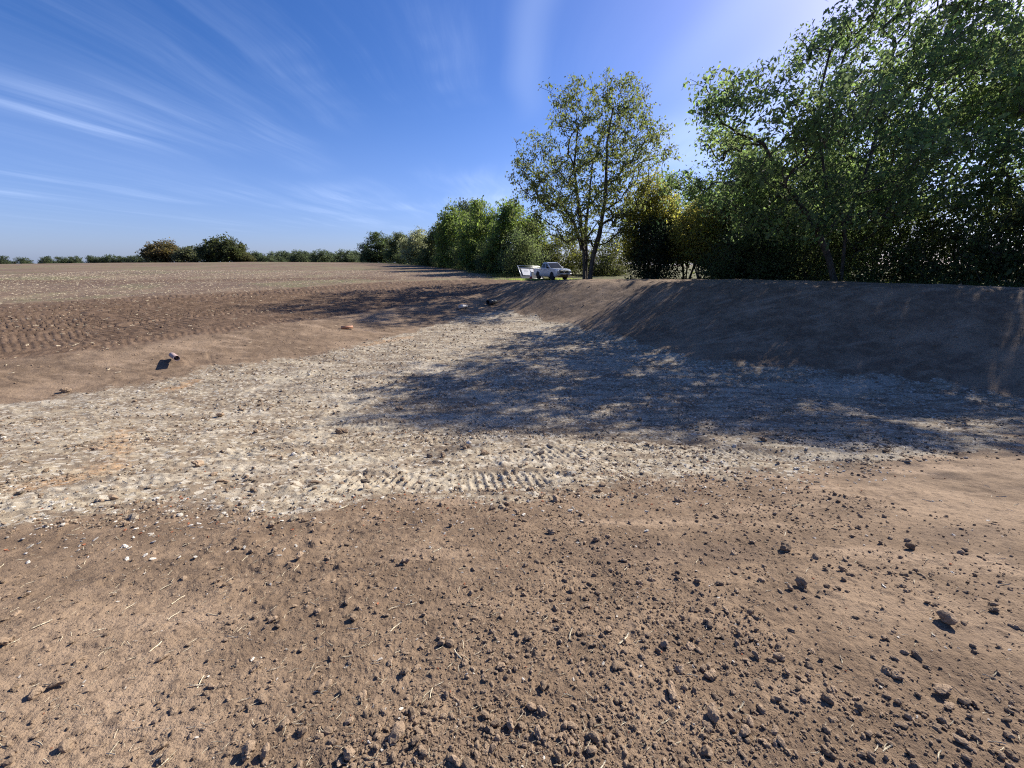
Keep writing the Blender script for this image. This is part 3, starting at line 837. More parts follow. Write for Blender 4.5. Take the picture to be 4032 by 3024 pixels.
# hedgerow that runs away behind the pick-up, near to far
HR = [('thicket0', 1.6, 54.6, 1.05, 1.15, 0.3, (0.085, 0.110, 0.045), 'soft grey green bush behind the leaning fence panel'),
      ('hedge_tree0', 0.6, 60.6, 1.05, 1.04, 0.8, BRT, 'tallest bright green hedgerow tree behind the fence panel'),
      ('hedge_tree1', -5.0, 68.9, 0.95, 1.05, 2.0, BRT, 'bright green hedgerow tree left of the tallest one'),
      ('hedge_tree2', -10.8, 79.2, 0.95, 1.1, 3.1, BRT, 'rounded hedgerow tree in front of the dark crown'),
      ('hedge_tree0', -12.0, 99.0, 1.35, 1.5, 4.0, (0.034, 0.050, 0.018), 'dark crown rising above the hedgerow from behind'),
      ('hedge_tree1', -15.9, 90.0, 0.95, 0.86, 5.2, (0.075, 0.085, 0.028), 'brownish green hedgerow tree right of the silvery one'),
      ('hedge_tree2', -24.3, 105, 1.05, 0.84, 0.5, SIL, 'pale silvery willow like tree in the hedgerow'),
      ('hedge_tree0', -34.6, 126, 1.15, 0.92, 1.7, (0.070, 0.085, 0.035), 'grey green hedgerow tree left of the silvery one'),
      ('hedge_tree1', -47.5, 146, 1.5, 0.98, 2.6, DARK, 'dark tree at the far end of the hedgerow'),
      ('thicket1', 7.4, 60.0, 1.35, 1.1, 1.3, (0.085, 0.095, 0.026), 'olive hedge bush straight behind the pick-up'),
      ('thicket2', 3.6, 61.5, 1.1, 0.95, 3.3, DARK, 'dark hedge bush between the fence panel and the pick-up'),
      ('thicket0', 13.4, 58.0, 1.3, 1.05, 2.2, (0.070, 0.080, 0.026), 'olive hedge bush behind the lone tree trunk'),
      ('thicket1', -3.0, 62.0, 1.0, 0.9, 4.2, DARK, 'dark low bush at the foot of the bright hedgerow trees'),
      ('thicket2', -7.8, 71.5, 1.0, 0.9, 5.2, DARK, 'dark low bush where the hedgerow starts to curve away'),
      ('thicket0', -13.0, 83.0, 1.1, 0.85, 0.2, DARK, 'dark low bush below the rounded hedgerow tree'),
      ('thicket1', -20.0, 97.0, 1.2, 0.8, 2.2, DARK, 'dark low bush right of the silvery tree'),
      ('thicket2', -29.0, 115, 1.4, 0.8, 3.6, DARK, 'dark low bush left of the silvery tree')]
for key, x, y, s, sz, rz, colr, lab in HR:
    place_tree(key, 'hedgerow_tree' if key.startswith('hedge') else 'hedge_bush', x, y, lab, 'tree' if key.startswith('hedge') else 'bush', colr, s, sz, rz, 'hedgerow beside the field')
# on the skyline
place_tree('oak', 'oak_tree', -96.7, 137, 'dark round oak alone on the field skyline', 'tree', (0.050, 0.060, 0.024), 1.08, 1.02, 0.4)
place_tree('oak', 'rusty_tree', -119, 139, 'rusty brown tree on the skyline left of the round oak', 'tree', RUST, 0.92, 0.90, 2.2)
place_tree('far2', 'grey_bush', -110, 138, 'grey green bush between the rusty tree and the round oak', 'bush', (0.085, 0.095, 0.050), 1.0, 0.66, 2.2)
place_tree('far1', 'low_bush', -102, 137.5, 'low dark bush against the left side of the round oak', 'bush', DARK, 0.7, 0.42, 0.2)
place_tree('far2', 'low_bush', -91, 138, 'low pale bush against the right side of the round oak', 'bush', (0.080, 0.085, 0.035), 0.6, 0.4, 0.2)
FAR = [(u, 300) for u in (12, 95, 188, 250, 300, 365, 400, 440, 480, 520, 560, 600)] + [(u, 230) for u in (965, 995, 1025, 1050)] + \
      [(u, 240 + (i % 3) * 14) for i, u in enumerate((1085, 1120, 1150, 1180, 1205, 1235, 1265, 1300, 1335, 1365, 1395, 1425, 1450))]
FH = [24, 14, 19, 20, 18, 22, 20, 23, 20, 24, 22, 26, 33, 36, 32, 26, 34, 40, 36, 40, 38, 36, 42, 38, 36, 42, 40, 38, 44]
ORD = 'first second third fourth fifth sixth seventh eighth ninth tenth eleventh twelfth thirteenth fourteenth fifteenth sixteenth seventeenth'.split()
for i, ((u, t_), hpx) in enumerate(zip(FAR, FH)):
    x, y = (u - 2016) / 1514 * t_, t_ * 1.048
    z = float(base_z(x, y))
    h = (1.9 + t_ * (0.004 + hpx / 1514 * 0.98)) - z
    place_tree('far%d' % (i % 3), 'distant_tree', x, y, ('%s small tree from the left on the far left skyline' % ORD[i]) if u < 700 else ('%s small tree from the left in the distant row right of the round oak' % ORD[i - 12]), 'tree',
               (0.060, 0.078, 0.040), 0.9 + 0.3 * ((i * 7) % 5) / 5 if u < 700 else 1.0 + 0.35 * ((i * 3) % 4) / 4, h / 8.0, i * 1.3, 'far left skyline trees' if u < 700 else 'distant tree row beyond the field')

# ------------------------------------------------------------------ pick-up, fence panel, cone, pipes
def plain(name, col, rough=0.5, metal=0.0, spec=0.5, noise=0.12, scale=6.0, coat=0.0):
    m, t = new_mat(name)
    P = t.n('ShaderNodeTexCoord').outputs['Object']
    n = t.noise(P, scale, 4.0, 0.6)
    c = t.mix(t.ramp(n, 0.3, 0.7), tuple(v * (1 - noise) for v in col), tuple(min(1, v * (1 + noise)) for v in col))
    s = t.n('ShaderNodeBsdfPrincipled', {'Base Color': c, 'Roughness': t.math('MULTIPLY_ADD', n, 0.15, rough - 0.07), 'Metallic': metal, 'Specular IOR Level': spec, 'Coat Weight': coat})
    finish(t, s.outputs[0])
    return m


def car_paint():
    m, t = new_mat('silver_paint')
    P = t.n('ShaderNodeTexCoord').outputs['Object']
    z = t.n('ShaderNodeSeparateXYZ', {0: P}).outputs[2]
    n = t.noise(P, 5.0, 4.0, 0.65)
    dirt = t.ramp(t.math('ADD', z, t.math('MULTIPLY', n, 0.5)), 1.02, 0.55, 0.0, 0.8)     # road dust thrown up the sills
    c = t.mix(dirt, (0.46, 0.48, 0.51), (0.17, 0.135, 0.105))
    s = t.n('ShaderNodeBsdfPrincipled', {'Base Color': c, 'Roughness': t.math('MULTIPLY_ADD', dirt, 0.4, 0.32), 'Metallic': t.math('MULTIPLY_ADD', dirt, -0.25, 0.25), 'Coat Weight': 0.5, 'Coat Roughness': 0.1})
    finish(t, s.outputs[0])
    return m


M_PAINT = car_paint()
M_GLASS = plain('dark_glass', (0.010, 0.014, 0.022), 0.25, 0, 0.25, 0.1, 2, 0.0)
M_TRIM = plain('black_trim', (0.016, 0.016, 0.018), 0.5)
M_TYRE = plain('tyre_rubber', (0.022, 0.021, 0.020), 0.85, 0, 0.3)
M_RIM = plain('alloy', (0.22, 0.22, 0.24), 0.4, 0.8)
M_CHROME = plain('chrome', (0.75, 0.76, 0.78), 0.15, 1.0)
M_LAMP = plain('lamp_lens', (0.80, 0.82, 0.84), 0.1, 0.2, 0.8)
M_PLATE = plain('plate_white', (0.75, 0.75, 0.72), 0.5)
M_RED = plain('red_plastic', (0.55, 0.035, 0.025), 0.45)
M_WHITE = plain('white_board', (0.80, 0.80, 0.80), 0.5, 0, 0.4, 0.04)
M_GALV = plain('galvanised_steel', (0.55, 0.56, 0.57), 0.42, 0.7)
M_NET = plain('grey_netting', (0.17, 0.17, 0.165), 0.9, 0, 0.1, 0.25, 14)
M_PRINT = plain('grey_print', (0.38, 0.39, 0.42), 0.6)


def prism(name, pts, y0, y1, mat, parent, bevel=0.0, seg=2, shrink=0.0):
    """a side outline (x, z) carried across from y0 to y1; shrink pulls the upper points in (tumblehome)"""
    bm = bmesh.new()
    zmax = max(p[1] for p in pts)
    zmin = min(p[1] for p in pts)
    a, b = [], []
    for x, z in pts:
        k = shrink * (z - zmin) / max(zmax - zmin, 1e-6)
        a.append(bm.verts.new((x, y0 + k, z)))
        b.append(bm.verts.new((x, y1 - k, z)))
    bm.faces.new(a)
    bm.faces.new(b[::-1])
    n = len(pts)
    for i in range(n):
        j = (i + 1) % n
        bm.faces.new((a[j], a[i], b[i], b[j]))
    bmesh.ops.recalc_face_normals(bm, faces=bm.faces)
    if bevel:
        bmesh.ops.bevel(bm, geom=list(bm.edges), offset=bevel, segments=seg, profile=0.6, affect='EDGES', clamp_overlap=True)
    return link(name, bm_mesh(name, bm), parent, mat)


def quad_plate(name, pts, thick, mat, parent):
    """a thin solid plate from four corner points, thickened along its normal"""
    bm = bmesh.new()
    v = [Vector(p) for p in pts]
    nrm = (v[1] - v[0]).cross(v[-1] - v[0]).normalized() * thick
    a = [bm.verts.new(p) for p in v]
    b = [bm.verts.new(p + nrm) for p in v]
    bm.faces.new(a[::-1])
    bm.faces.new(b)
    for i in range(len(v)):
        j = (i + 1) % len(v)
        bm.faces.new((a[i], a[j], b[j], b[i]))
    bmesh.ops.recalc_face_normals(bm, faces=bm.faces)
    return link(name, bm_mesh(name, bm), parent, mat)


def lathe(name, prof, mat, parent=None, seg=24, axis='Z', closed=False):
    """profile (r, h) turned round an axis"""
    bm = bmesh.new()
    rings = []
    for r_, h_ in prof:
        ring = []
        for i in range(seg):
            a = 2 * math.pi * i / seg
            p = (r_ * math.cos(a), r_ * math.sin(a), h_)
            if axis == 'Y':
                p = (p[0], p[2], p[1])
            elif axis == 'X':
                p = (p[2], p[0], p[1])
            ring.append(bm.verts.new(p))
        rings.append(ring)
    for ra, rb in zip(rings[:-1], rings[1:]):
        for i in range(seg):
            j = (i + 1) % seg
            bm.faces.new((ra[i], ra[j], rb[j], rb[i]))
    if closed:
        for i in range(seg):
            j = (i + 1) % seg
            bm.faces.new((rings[-1][i], rings[-1][j], rings[0][j], rings[0][i]))
    else:
        bm.faces.new(rings[0])
        bm.faces.new(rings[-1])
    bmesh.ops.recalc_face_normals(bm, faces=bm.faces)
    return link(name, bm_mesh(name, bm, True), parent, mat)


def rod(name, a, b, r_, mat, parent, sides=8):
    a, b = Vector(a), Vector(b)
    bm = bmesh.new()
    d = (b - a).normalized()
    u = d.cross(Vector((0.2, 0.3, 0.93)) if abs(d.z) < 0.9 else Vector((1, 0, 0))).normalized()
    v = d.cross(u)
    ra, rb = [], []
    for i in range(sides):
        w_ = (u * math.cos(2 * math.pi * i / sides) + v * math.sin(2 * math.pi * i / sides)) * r_
        ra.append(bm.verts.new(a + w_))
        rb.append(bm.verts.new(b + w_))
    for i in range(sides):
        j = (i + 1) % sides
        bm.faces.new((ra[i], ra[j], rb[j], rb[i]))
    bm.faces.new(ra[::-1])
    bm.faces.new(rb)
    bmesh.ops.recalc_face_normals(bm, faces=bm.faces)
    return link(name, bm_mesh(name, bm, True), parent, mat)


def arch(cx, r_, z0, n=9):
    """points of a wheel arch from rear to front"""
    out = []
    a0 = math.asin(max(-1, (z0 - 0.40) / r_))
    for i in range(n):
        a = math.pi - a0 - (math.pi - 2 * a0) * i / (n - 1)
        out.append((cx + r_ * math.cos(a), 0.40 + r_ * math.sin(a)))
    return out


def pickup(x, y, rz):
    z = float(base_z(x, y)) + 0.02
    t = empty('pickup_truck', (x, y, z), rz)
    tag(t, 'silver double cab pick-up parked on the grass beside the lone tree', 'pick-up')
    W = 0.92
    # local +X is the nose; axles at x = 1.62 and -1.53
    low = [(-2.62, 0.62), (-2.60, 0.46)] + [(-2.2, 0.42)] + arch(-1.53, 0.46, 0.36) + [(-0.9, 0.34), (0.95, 0.34)] + arch(1.62, 0.46, 0.36) + \
          [(2.25, 0.36), (2.56, 0.42), (2.66, 0.62), (2.64, 0.86), (2.55, 1.00), (2.35, 1.10), (1.75, 1.17), (1.05, 1.20), (-0.80, 1.17), (-0.86, 1.14), (-2.58, 1.14)]
    body = prism('body', low, -W, W, M_PAINT, t, 0.045, 3)
    cab = [(1.12, 1.17), (0.30, 1.70), (0.05, 1.765), (-0.45, 1.775), (-0.72, 1.73), (-0.96, 1.15)]
    prism('cab', cab, -0.84, 0.84, M_PAINT, t, 0.05, 3, shrink=0.13)
    prism('windscreen', [(1.085, 1.225), (0.335, 1.705), (0.318, 1.690), (1.06, 1.205)], -0.70, 0.70, M_GLASS, t, 0, shrink=0.06)
    for s in (-1, 1):
        def pane(nm, p):
            f = lambda px, pz: (px, s * (0.845 - 0.13 * (pz - 1.15) / 0.625), pz)
            quad_plate(nm, [f(*q_) for q_ in (p if s > 0 else p[::-1])], 0.008, M_GLASS, t)
        pane('front_window', [(0.86, 1.22), (0.00, 1.22), (0.00, 1.66), (0.20, 1.66)][::-1])
        pane('rear_window', [(-0.08, 1.22), (-0.80, 1.22), (-0.66, 1.64), (-0.08, 1.66)][::-1])
        for dx, nm in ((0.45, 'front_door'), (-0.45, 'rear_door')):
            dr = prism(nm, [(dx - 0.43, 0.46), (dx + 0.43, 0.46), (dx + 0.43, 1.16), (dx - 0.43, 1.15)], s * 0.915 - 0.011, s * 0.915 + 0.011, M_PAINT, t, 0.009, 1)
            prism('door_handle', [(dx - 0.36, 1.02), (dx - 0.20, 1.02), (dx - 0.20, 1.05), (dx - 0.36, 1.05)], s * 0.945 - 0.014, s * 0.945 + 0.014, M_TRIM, dr, 0.006, 1)
        for cx in (1.62, -1.53):
            wl = lathe('wheel', [(0.20, -0.125), (0.345, -0.13), (0.385, -0.09), (0.392, 0.0), (0.385, 0.09), (0.345, 0.13), (0.20, 0.125)], M_TYRE, t, 28, 'Y')
            wl.location = (cx, s * 0.79, 0.39)
            rm = lathe('rim', [(0.05, 0.075), (0.10, 0.105), (0.17, 0.085), (0.225, 0.10), (0.24, 0.125), (0.25, 0.10), (0.25, -0.1), (0.05, -0.1)], M_RIM, wl, 20, 'Y')
            rm.scale = (1, s, 1)
            fl = [(cx + 0.5 * math.cos(a), 0.40 + 0.5 * math.sin(a)) for a in np.linspace(math.pi - 0.05, 0.05, 13)]
            fl += [(cx + 0.455 * math.cos(a), 0.40 + 0.455 * math.sin(a)) for a in np.linspace(0.05, math.pi - 0.05, 13)]
            prism('wheel_arch', fl, s * 0.925 - 0.02, s * 0.925 + 0.02, M_PAINT, t)
        mr = prism('mirror', [(0.66, 1.17), (0.80, 1.17), (0.84, 1.26), (0.80, 1.36), (0.66, 1.36)], s * 0.99 - 0.10, s * 0.99 + 0.10, M_TRIM if s < 0 else M_CHROME, t, 0.025, 2)
        prism('roof_rail', [(0.22, 1.755), (0.16, 1.80), (-0.60, 1.815), (-0.68, 1.76), (-0.66, 1.755), (-0.58, 1.79), (0.14, 1.775), (0.19, 1.75)], s * 0.66 - 0.02, s * 0.66 + 0.02, M_TRIM, t)
        prism('sill_step', [(-0.85, 0.33), (0.95, 0.33), (0.95, 0.385), (-0.85, 0.385)], s * 0.95 - 0.06, s * 0.95 + 0.06, M_TRIM, t, 0.01, 1)
        hl = prism('headlight', [(2.28, 0.92), (2.60, 0.88), (2.655, 0.80), (2.645, 0.95), (2.50, 1.03), (2.26, 1.04)], s * 0.76 - 0.17, s * 0.76 + 0.172, M_LAMP, t, 0.012, 1)
        prism('fog_lamp', [(2.60, 0.50), (2.675, 0.52), (2.685, 0.60), (2.60, 0.62)], s * 0.68 - 0.13, s * 0.68 + 0.13, M_TRIM, t, 0.012, 1)
        prism('tail_light', [(-2.61, 0.80), (-2.46, 0.80), (-2.46, 1.10), (-2.61, 1.10)], s * 0.87 - 0.06, s * 0.87 + 0.06, M_RED, t, 0.01, 1)
    gr_ = prism('grille', [(2.60, 0.76), (2.685, 0.76), (2.675, 0.92), (2.60, 1.01), (2.55, 1.01)], -0.56, 0.56, M_TRIM, t, 0.012, 1)
    em = lathe('emblem', [(0.095, -0.012), (0.105, 0.0), (0.095, 0.012)], M_CHROME, gr_, 20, 'X')
    em.location = (2.70, 0, 0.88)
    prism('emblem_bar', [(2.70, 0.862), (2.725, 0.862), (2.725, 0.898), (2.70, 0.898)], -0.13, 0.13, M_CHROME, gr_, 0.004, 1)
    bp = prism('front_bumper', [(2.40, 0.42), (2.62, 0.44), (2.715, 0.52), (2.72, 0.68), (2.66, 0.735), (2.40, 0.74)], -0.90, 0.90, M_PAINT, t, 0.04, 2)
    prism('lower_grille', [(2.70, 0.47), (2.728, 0.55), (2.728, 0.60), (2.70, 0.62)], -0.48, 0.48, M_TRIM, bp)
    prism('number_plate', [(2.725, 0.605), (2.737, 0.605), (2.737, 0.715), (2.725, 0.715)], -0.26, 0.26, M_PLATE, bp)
    prism('skid_plate', [(2.40, 0.33), (2.58, 0.34), (2.64, 0.43), (2.40, 0.43)], -0.55, 0.55, M_TRIM, t, 0.01, 1)
    prism('load_cover', [(-2.54, 1.135), (-1.0, 1.135), (-1.0, 1.165), (-2.54, 1.165)], -0.78, 0.78, M_TRIM, t, 0.01, 1)
    prism('underbody', [(-2.3, 0.36), (2.2, 0.36), (2.2, 0.48), (-2.3, 0.48)], -0.66, 0.66, M_TRIM, t)
    for ch_ in t.children:                 # stands a little higher on its tyres
        if not ch_.name.startswith('wheel') or ch_.name.startswith('wheel_arch'):
            ch_.scale.z = 1.07
        else:
            ch_.scale = (1.08, 1.0, 1.08)
            ch_.location.z = 0.42
    return t


pickup(4.5, 45.6, R(-65))


def fence_panel(x, y):
    z = float(base_z(x, y)) + 0.02
    t = empty('fence_panel', (x, y, z))
    tag(t, 'leaning steel site fence panel with white signs behind the pick-up', 'fence panel')
    be = R(24)
    e = Vector((math.cos(be), math.sin(be), -0.035))
    k = Vector((-math.sin(be) * 0.66, math.cos(be) * 0.66, 0.75))
    Wd, Hh = 3.0, 2.0
    p = lambda a, b: e * a + k * b
    n = e.cross(k).normalized()
    if n.y > 0:
        n = -n
    r_ = 0.034
    for nm, a, b in (('frame_tube', p(0, 0), p(0, Hh)), ('frame_tube', p(Wd, 0), p(Wd, Hh)), ('frame_tube', p(0, Hh), p(Wd, Hh)), ('frame_tube', p(0, 0.12), p(Wd, 0.12)), ('frame_tube', p(0, Hh - 0.28), p(Wd, Hh - 0.28))):
        rod(nm, a, b, r_, M_GALV, t)
    for a in (0.6, 2.9):
        rod('prop', p(a, Hh - 0.3), p(a, Hh - 0.3) * 1.0 + Vector((-0.35, 0.75, -(p(a, Hh - 0.3)).z + 0.02)), 0.03, M_GALV, t)
    o = -n * 0.01
    quad_plate('netting', [p(0.05, 0.14) + o, p(Wd - 0.05, 0.14) + o, p(Wd - 0.05, Hh - 0.3) + o, p(0.05, Hh - 0.3) + o], 0.006, M_NET, t)
    for a0, a1, b0, b1, rows in ((0.30, 1.42, 0.55, 1.52, 3), (1.48, 1.95, 1.05, 1.52, 0), (2.02, 2.34, 1.08, 1.50, 0)):
        sg = quad_plate('sign_board', [p(a0, b0) + n * 0.03, p(a1, b0) + n * 0.03, p(a1, b1) + n * 0.03, p(a0, b1) + n * 0.03], 0.012, M_WHITE, t)
        for q_ in range(rows):
            zz = b1 - 0.2 - q_ * 0.13
            quad_plate('printed_line', [p(a0 + 0.3, zz) + n * 0.046, p(a1 - 0.3, zz) + n * 0.046, p(a1 - 0.3, zz + 0.035) + n * 0.046, p(a0 + 0.3, zz + 0.035) + n * 0.046], 0.002, M_PRINT, sg)
    return t


fence_panel(1.2, 47.4)

cz = empty('traffic_cone', (2.22, 46.9, float(base_z(2.22, 46.9)) + 0.01))
tag(cz, 'red and white traffic cone in front of the leaning fence panel', 'traffic cone')
prism('base_plate', [(-0.22, 0), (0.22, 0), (0.22, 0.04), (-0.22, 0.04)], -0.22, 0.22, M_RED, cz, 0.012, 1)
lathe('cone_body', [(0.17, 0.03), (0.165, 0.05), (0.125, 0.33)], M_RED, cz, 20)
lathe('white_sleeve', [(0.126, 0.33), (0.128, 0.335), (0.062, 0.80), (0.06, 0.80)], M_WHITE, cz, 20)
lathe('cone_tip', [(0.06, 0.80), (0.045, 0.92), (0.03, 0.935)], M_WHITE, cz, 20)


def pipe(name, x, y, dirn, length, r_, wall, mat, label, lift=0.0, collar=None):
    z = gz(x, y)
    root = empty(name, (x, y, z))
    tag(root, label, 'pipe')
    d = Vector(dirn).normalized()
    m = lathe('barrel', [(r_, 0), (r_, length), (r_ - wall, length), (r_ - wall, 0)], mat, root, 24, 'Z', closed=True)
    m.rotation_euler = d.to_track_quat('Z', 'Y').to_euler()
    m.location = -d * (length * 0.35) + Vector((0, 0, lift))
    if collar:
        c = lathe('collar', [(r_ * 1.01, length * 0.52), (r_ * 1.13, length * 0.53), (r_ * 1.13, length * 0.70), (r_ * 1.01, length * 0.71)], mat, m, 24)
    return root


M_CLAYPIPE = plain('weathered_clay', (0.44, 0.32, 0.28), 0.8, 0, 0.2, 0.25, 12)
M_ORANGEPIPE = plain('orange_plastic', (0.46, 0.22, 0.12), 0.6, 0, 0.4, 0.2, 10)
M_PALEPIPE = plain('pale_plastic', (0.62, 0.58, 0.54), 0.5, 0, 0.4, 0.15, 10)
M_BLACKPIPE = plain('black_plastic', (0.030, 0.032, 0.036), 0.4, 0, 0.5)
pipe('drain_pipe', -12.97, 14.38, (0.70, -0.62, 0.02), 0.95, 0.10, 0.009, M_CLAYPIPE, 'pinkish clay pipe sticking out of the brown left slope', 0.22)
pipe('drain_pipe', -8.86, 20.84, (-0.80, -0.42, 0.02), 0.6, 0.075, 0.008, M_ORANGEPIPE, 'short orange pipe lying on the left slope at the shadow edge', 0.10)
pipe('drain_pipe', -3.59, 29.26, (-0.45, -0.85, 0.08), 0.9, 0.115, 0.01, M_PALEPIPE, 'short pale pipe with a collar at the far end of the dig', 0.16, True)
pipe('drain_pipe', -1.55, 31.4, (-0.45, -0.85, 0.04), 1.2, 0.19, 0.014, M_BLACKPIPE, 'wide black pipe mouth in the shaded far bank', 0.20)

# ------------------------------------------------------------------ clods, stones, straw, grass
def crumb_material(name, a, b, scale=30.0):
    m, t = new_mat(name)
    P = t.n('ShaderNodeTexCoord').outputs['Object']
    oi = t.n('ShaderNodeObjectInfo')
    n = t.noise(P, scale, 4.0, 0.7)
    c = t.mix(t.ramp(n, 0.3, 0.7), a, b)
    c = t.n('ShaderNodeHueSaturation', {'Value': t.math('MULTIPLY_ADD', oi.outputs['Random'], 0.5, 0.75), 'Color': c}).outputs[0]
    bp = t.n('ShaderNodeBump', {'Strength': 0.5, 'Distance': 0.08, 'Height': n}).outputs[0]
    s = t.n('ShaderNodeBsdfPrincipled', {'Base Color': c, 'Roughness': 0.95, 'Specular IOR Level': 0.15, 'Normal': bp})
    finish(t, s.outputs[0])
    return m


M_CLOD = crumb_material('clod_soil', (0.230, 0.163, 0.108), (0.355, 0.260, 0.175), 3.0)
M_STONE = crumb_material('chalk_stone', (0.50, 0.45, 0.37), (0.68, 0.63, 0.55), 3.0)
M_LUMP = crumb_material('chalk_lump', (0.22, 0.165, 0.115), (0.40, 0.33, 0.235), 3.0)
M_BRICK = crumb_material('brick_bit', (0.30, 0.11, 0.06), (0.42, 0.17, 0.09), 3.0)
M_STRAW = crumb_material('straw', (0.50, 0.42, 0.28), (0.72, 0.63, 0.45), 3.0)


def clod_mesh(name, seed, sub, rough, flat, mat):
    rg = random.Random(seed)
    bm = bmesh.new()
    bmesh.ops.create_icosphere(bm, subdivisions=sub, radius=1.0)
    off = [Vector((rg.uniform(-1, 1), rg.uniform(-1, 1), rg.uniform(-1, 1))).normalized() for _ in range(11)]
    amp = [rg.uniform(0.45, 1.0) for _ in off]
    st_ = Vector((rg.uniform(0.8, 1.25), rg.uniform(0.75, 1.1), flat))
    for v in bm.verts:
        p = v.co.normalized()
        k = 1.0
        for o_, a_ in zip(off, amp):
            k -= rough * a_ * max(0, p.dot(o_) - 0.35)           # facets broken off
        k += rough * 0.30 * math.sin(p.x * 5.1 + seed) * math.sin(p.y * 4.7 + seed * 2) * math.sin(p.z * 5.7 + 1) + rg.uniform(-1, 1) * rough * 0.07
        v.co = Vector((p.x * k * st_.x, p.y * k * st_.y, p.z * k * st_.z))
    me = bm_mesh(name, bm, False)
    me.materials.append(mat)
    return me


BIG = [clod_mesh('clod', 200 + i, 3, 0.55, random.Random(i).uniform(0.62, 0.85), M_CLOD) for i in range(8)]
FLAKE = clod_mesh('clod', 231, 3, 0.5, 0.30, M_CLOD)


def put_clod(me, x, y, size, label, group='loose clods on the foreground soil', sink=0.30, stretch=(1, 1, 1), rz=None):
    o = bpy.data.objects.new('soil_clod', me)
    COL.objects.link(o)
    o.location = (x, y, gz(x, y) + size * 0.5 * (0.55 - sink * 0.5) * stretch[2])
    o.rotation_euler = (random.uniform(-0.3, 0.3), random.uniform(-0.3, 0.3), random.uniform(0, 6.28) if rz is None else rz)
    o.scale = tuple(size * 0.5 * s for s in stretch)
    tag(o, label, 'clod', group)
    return o


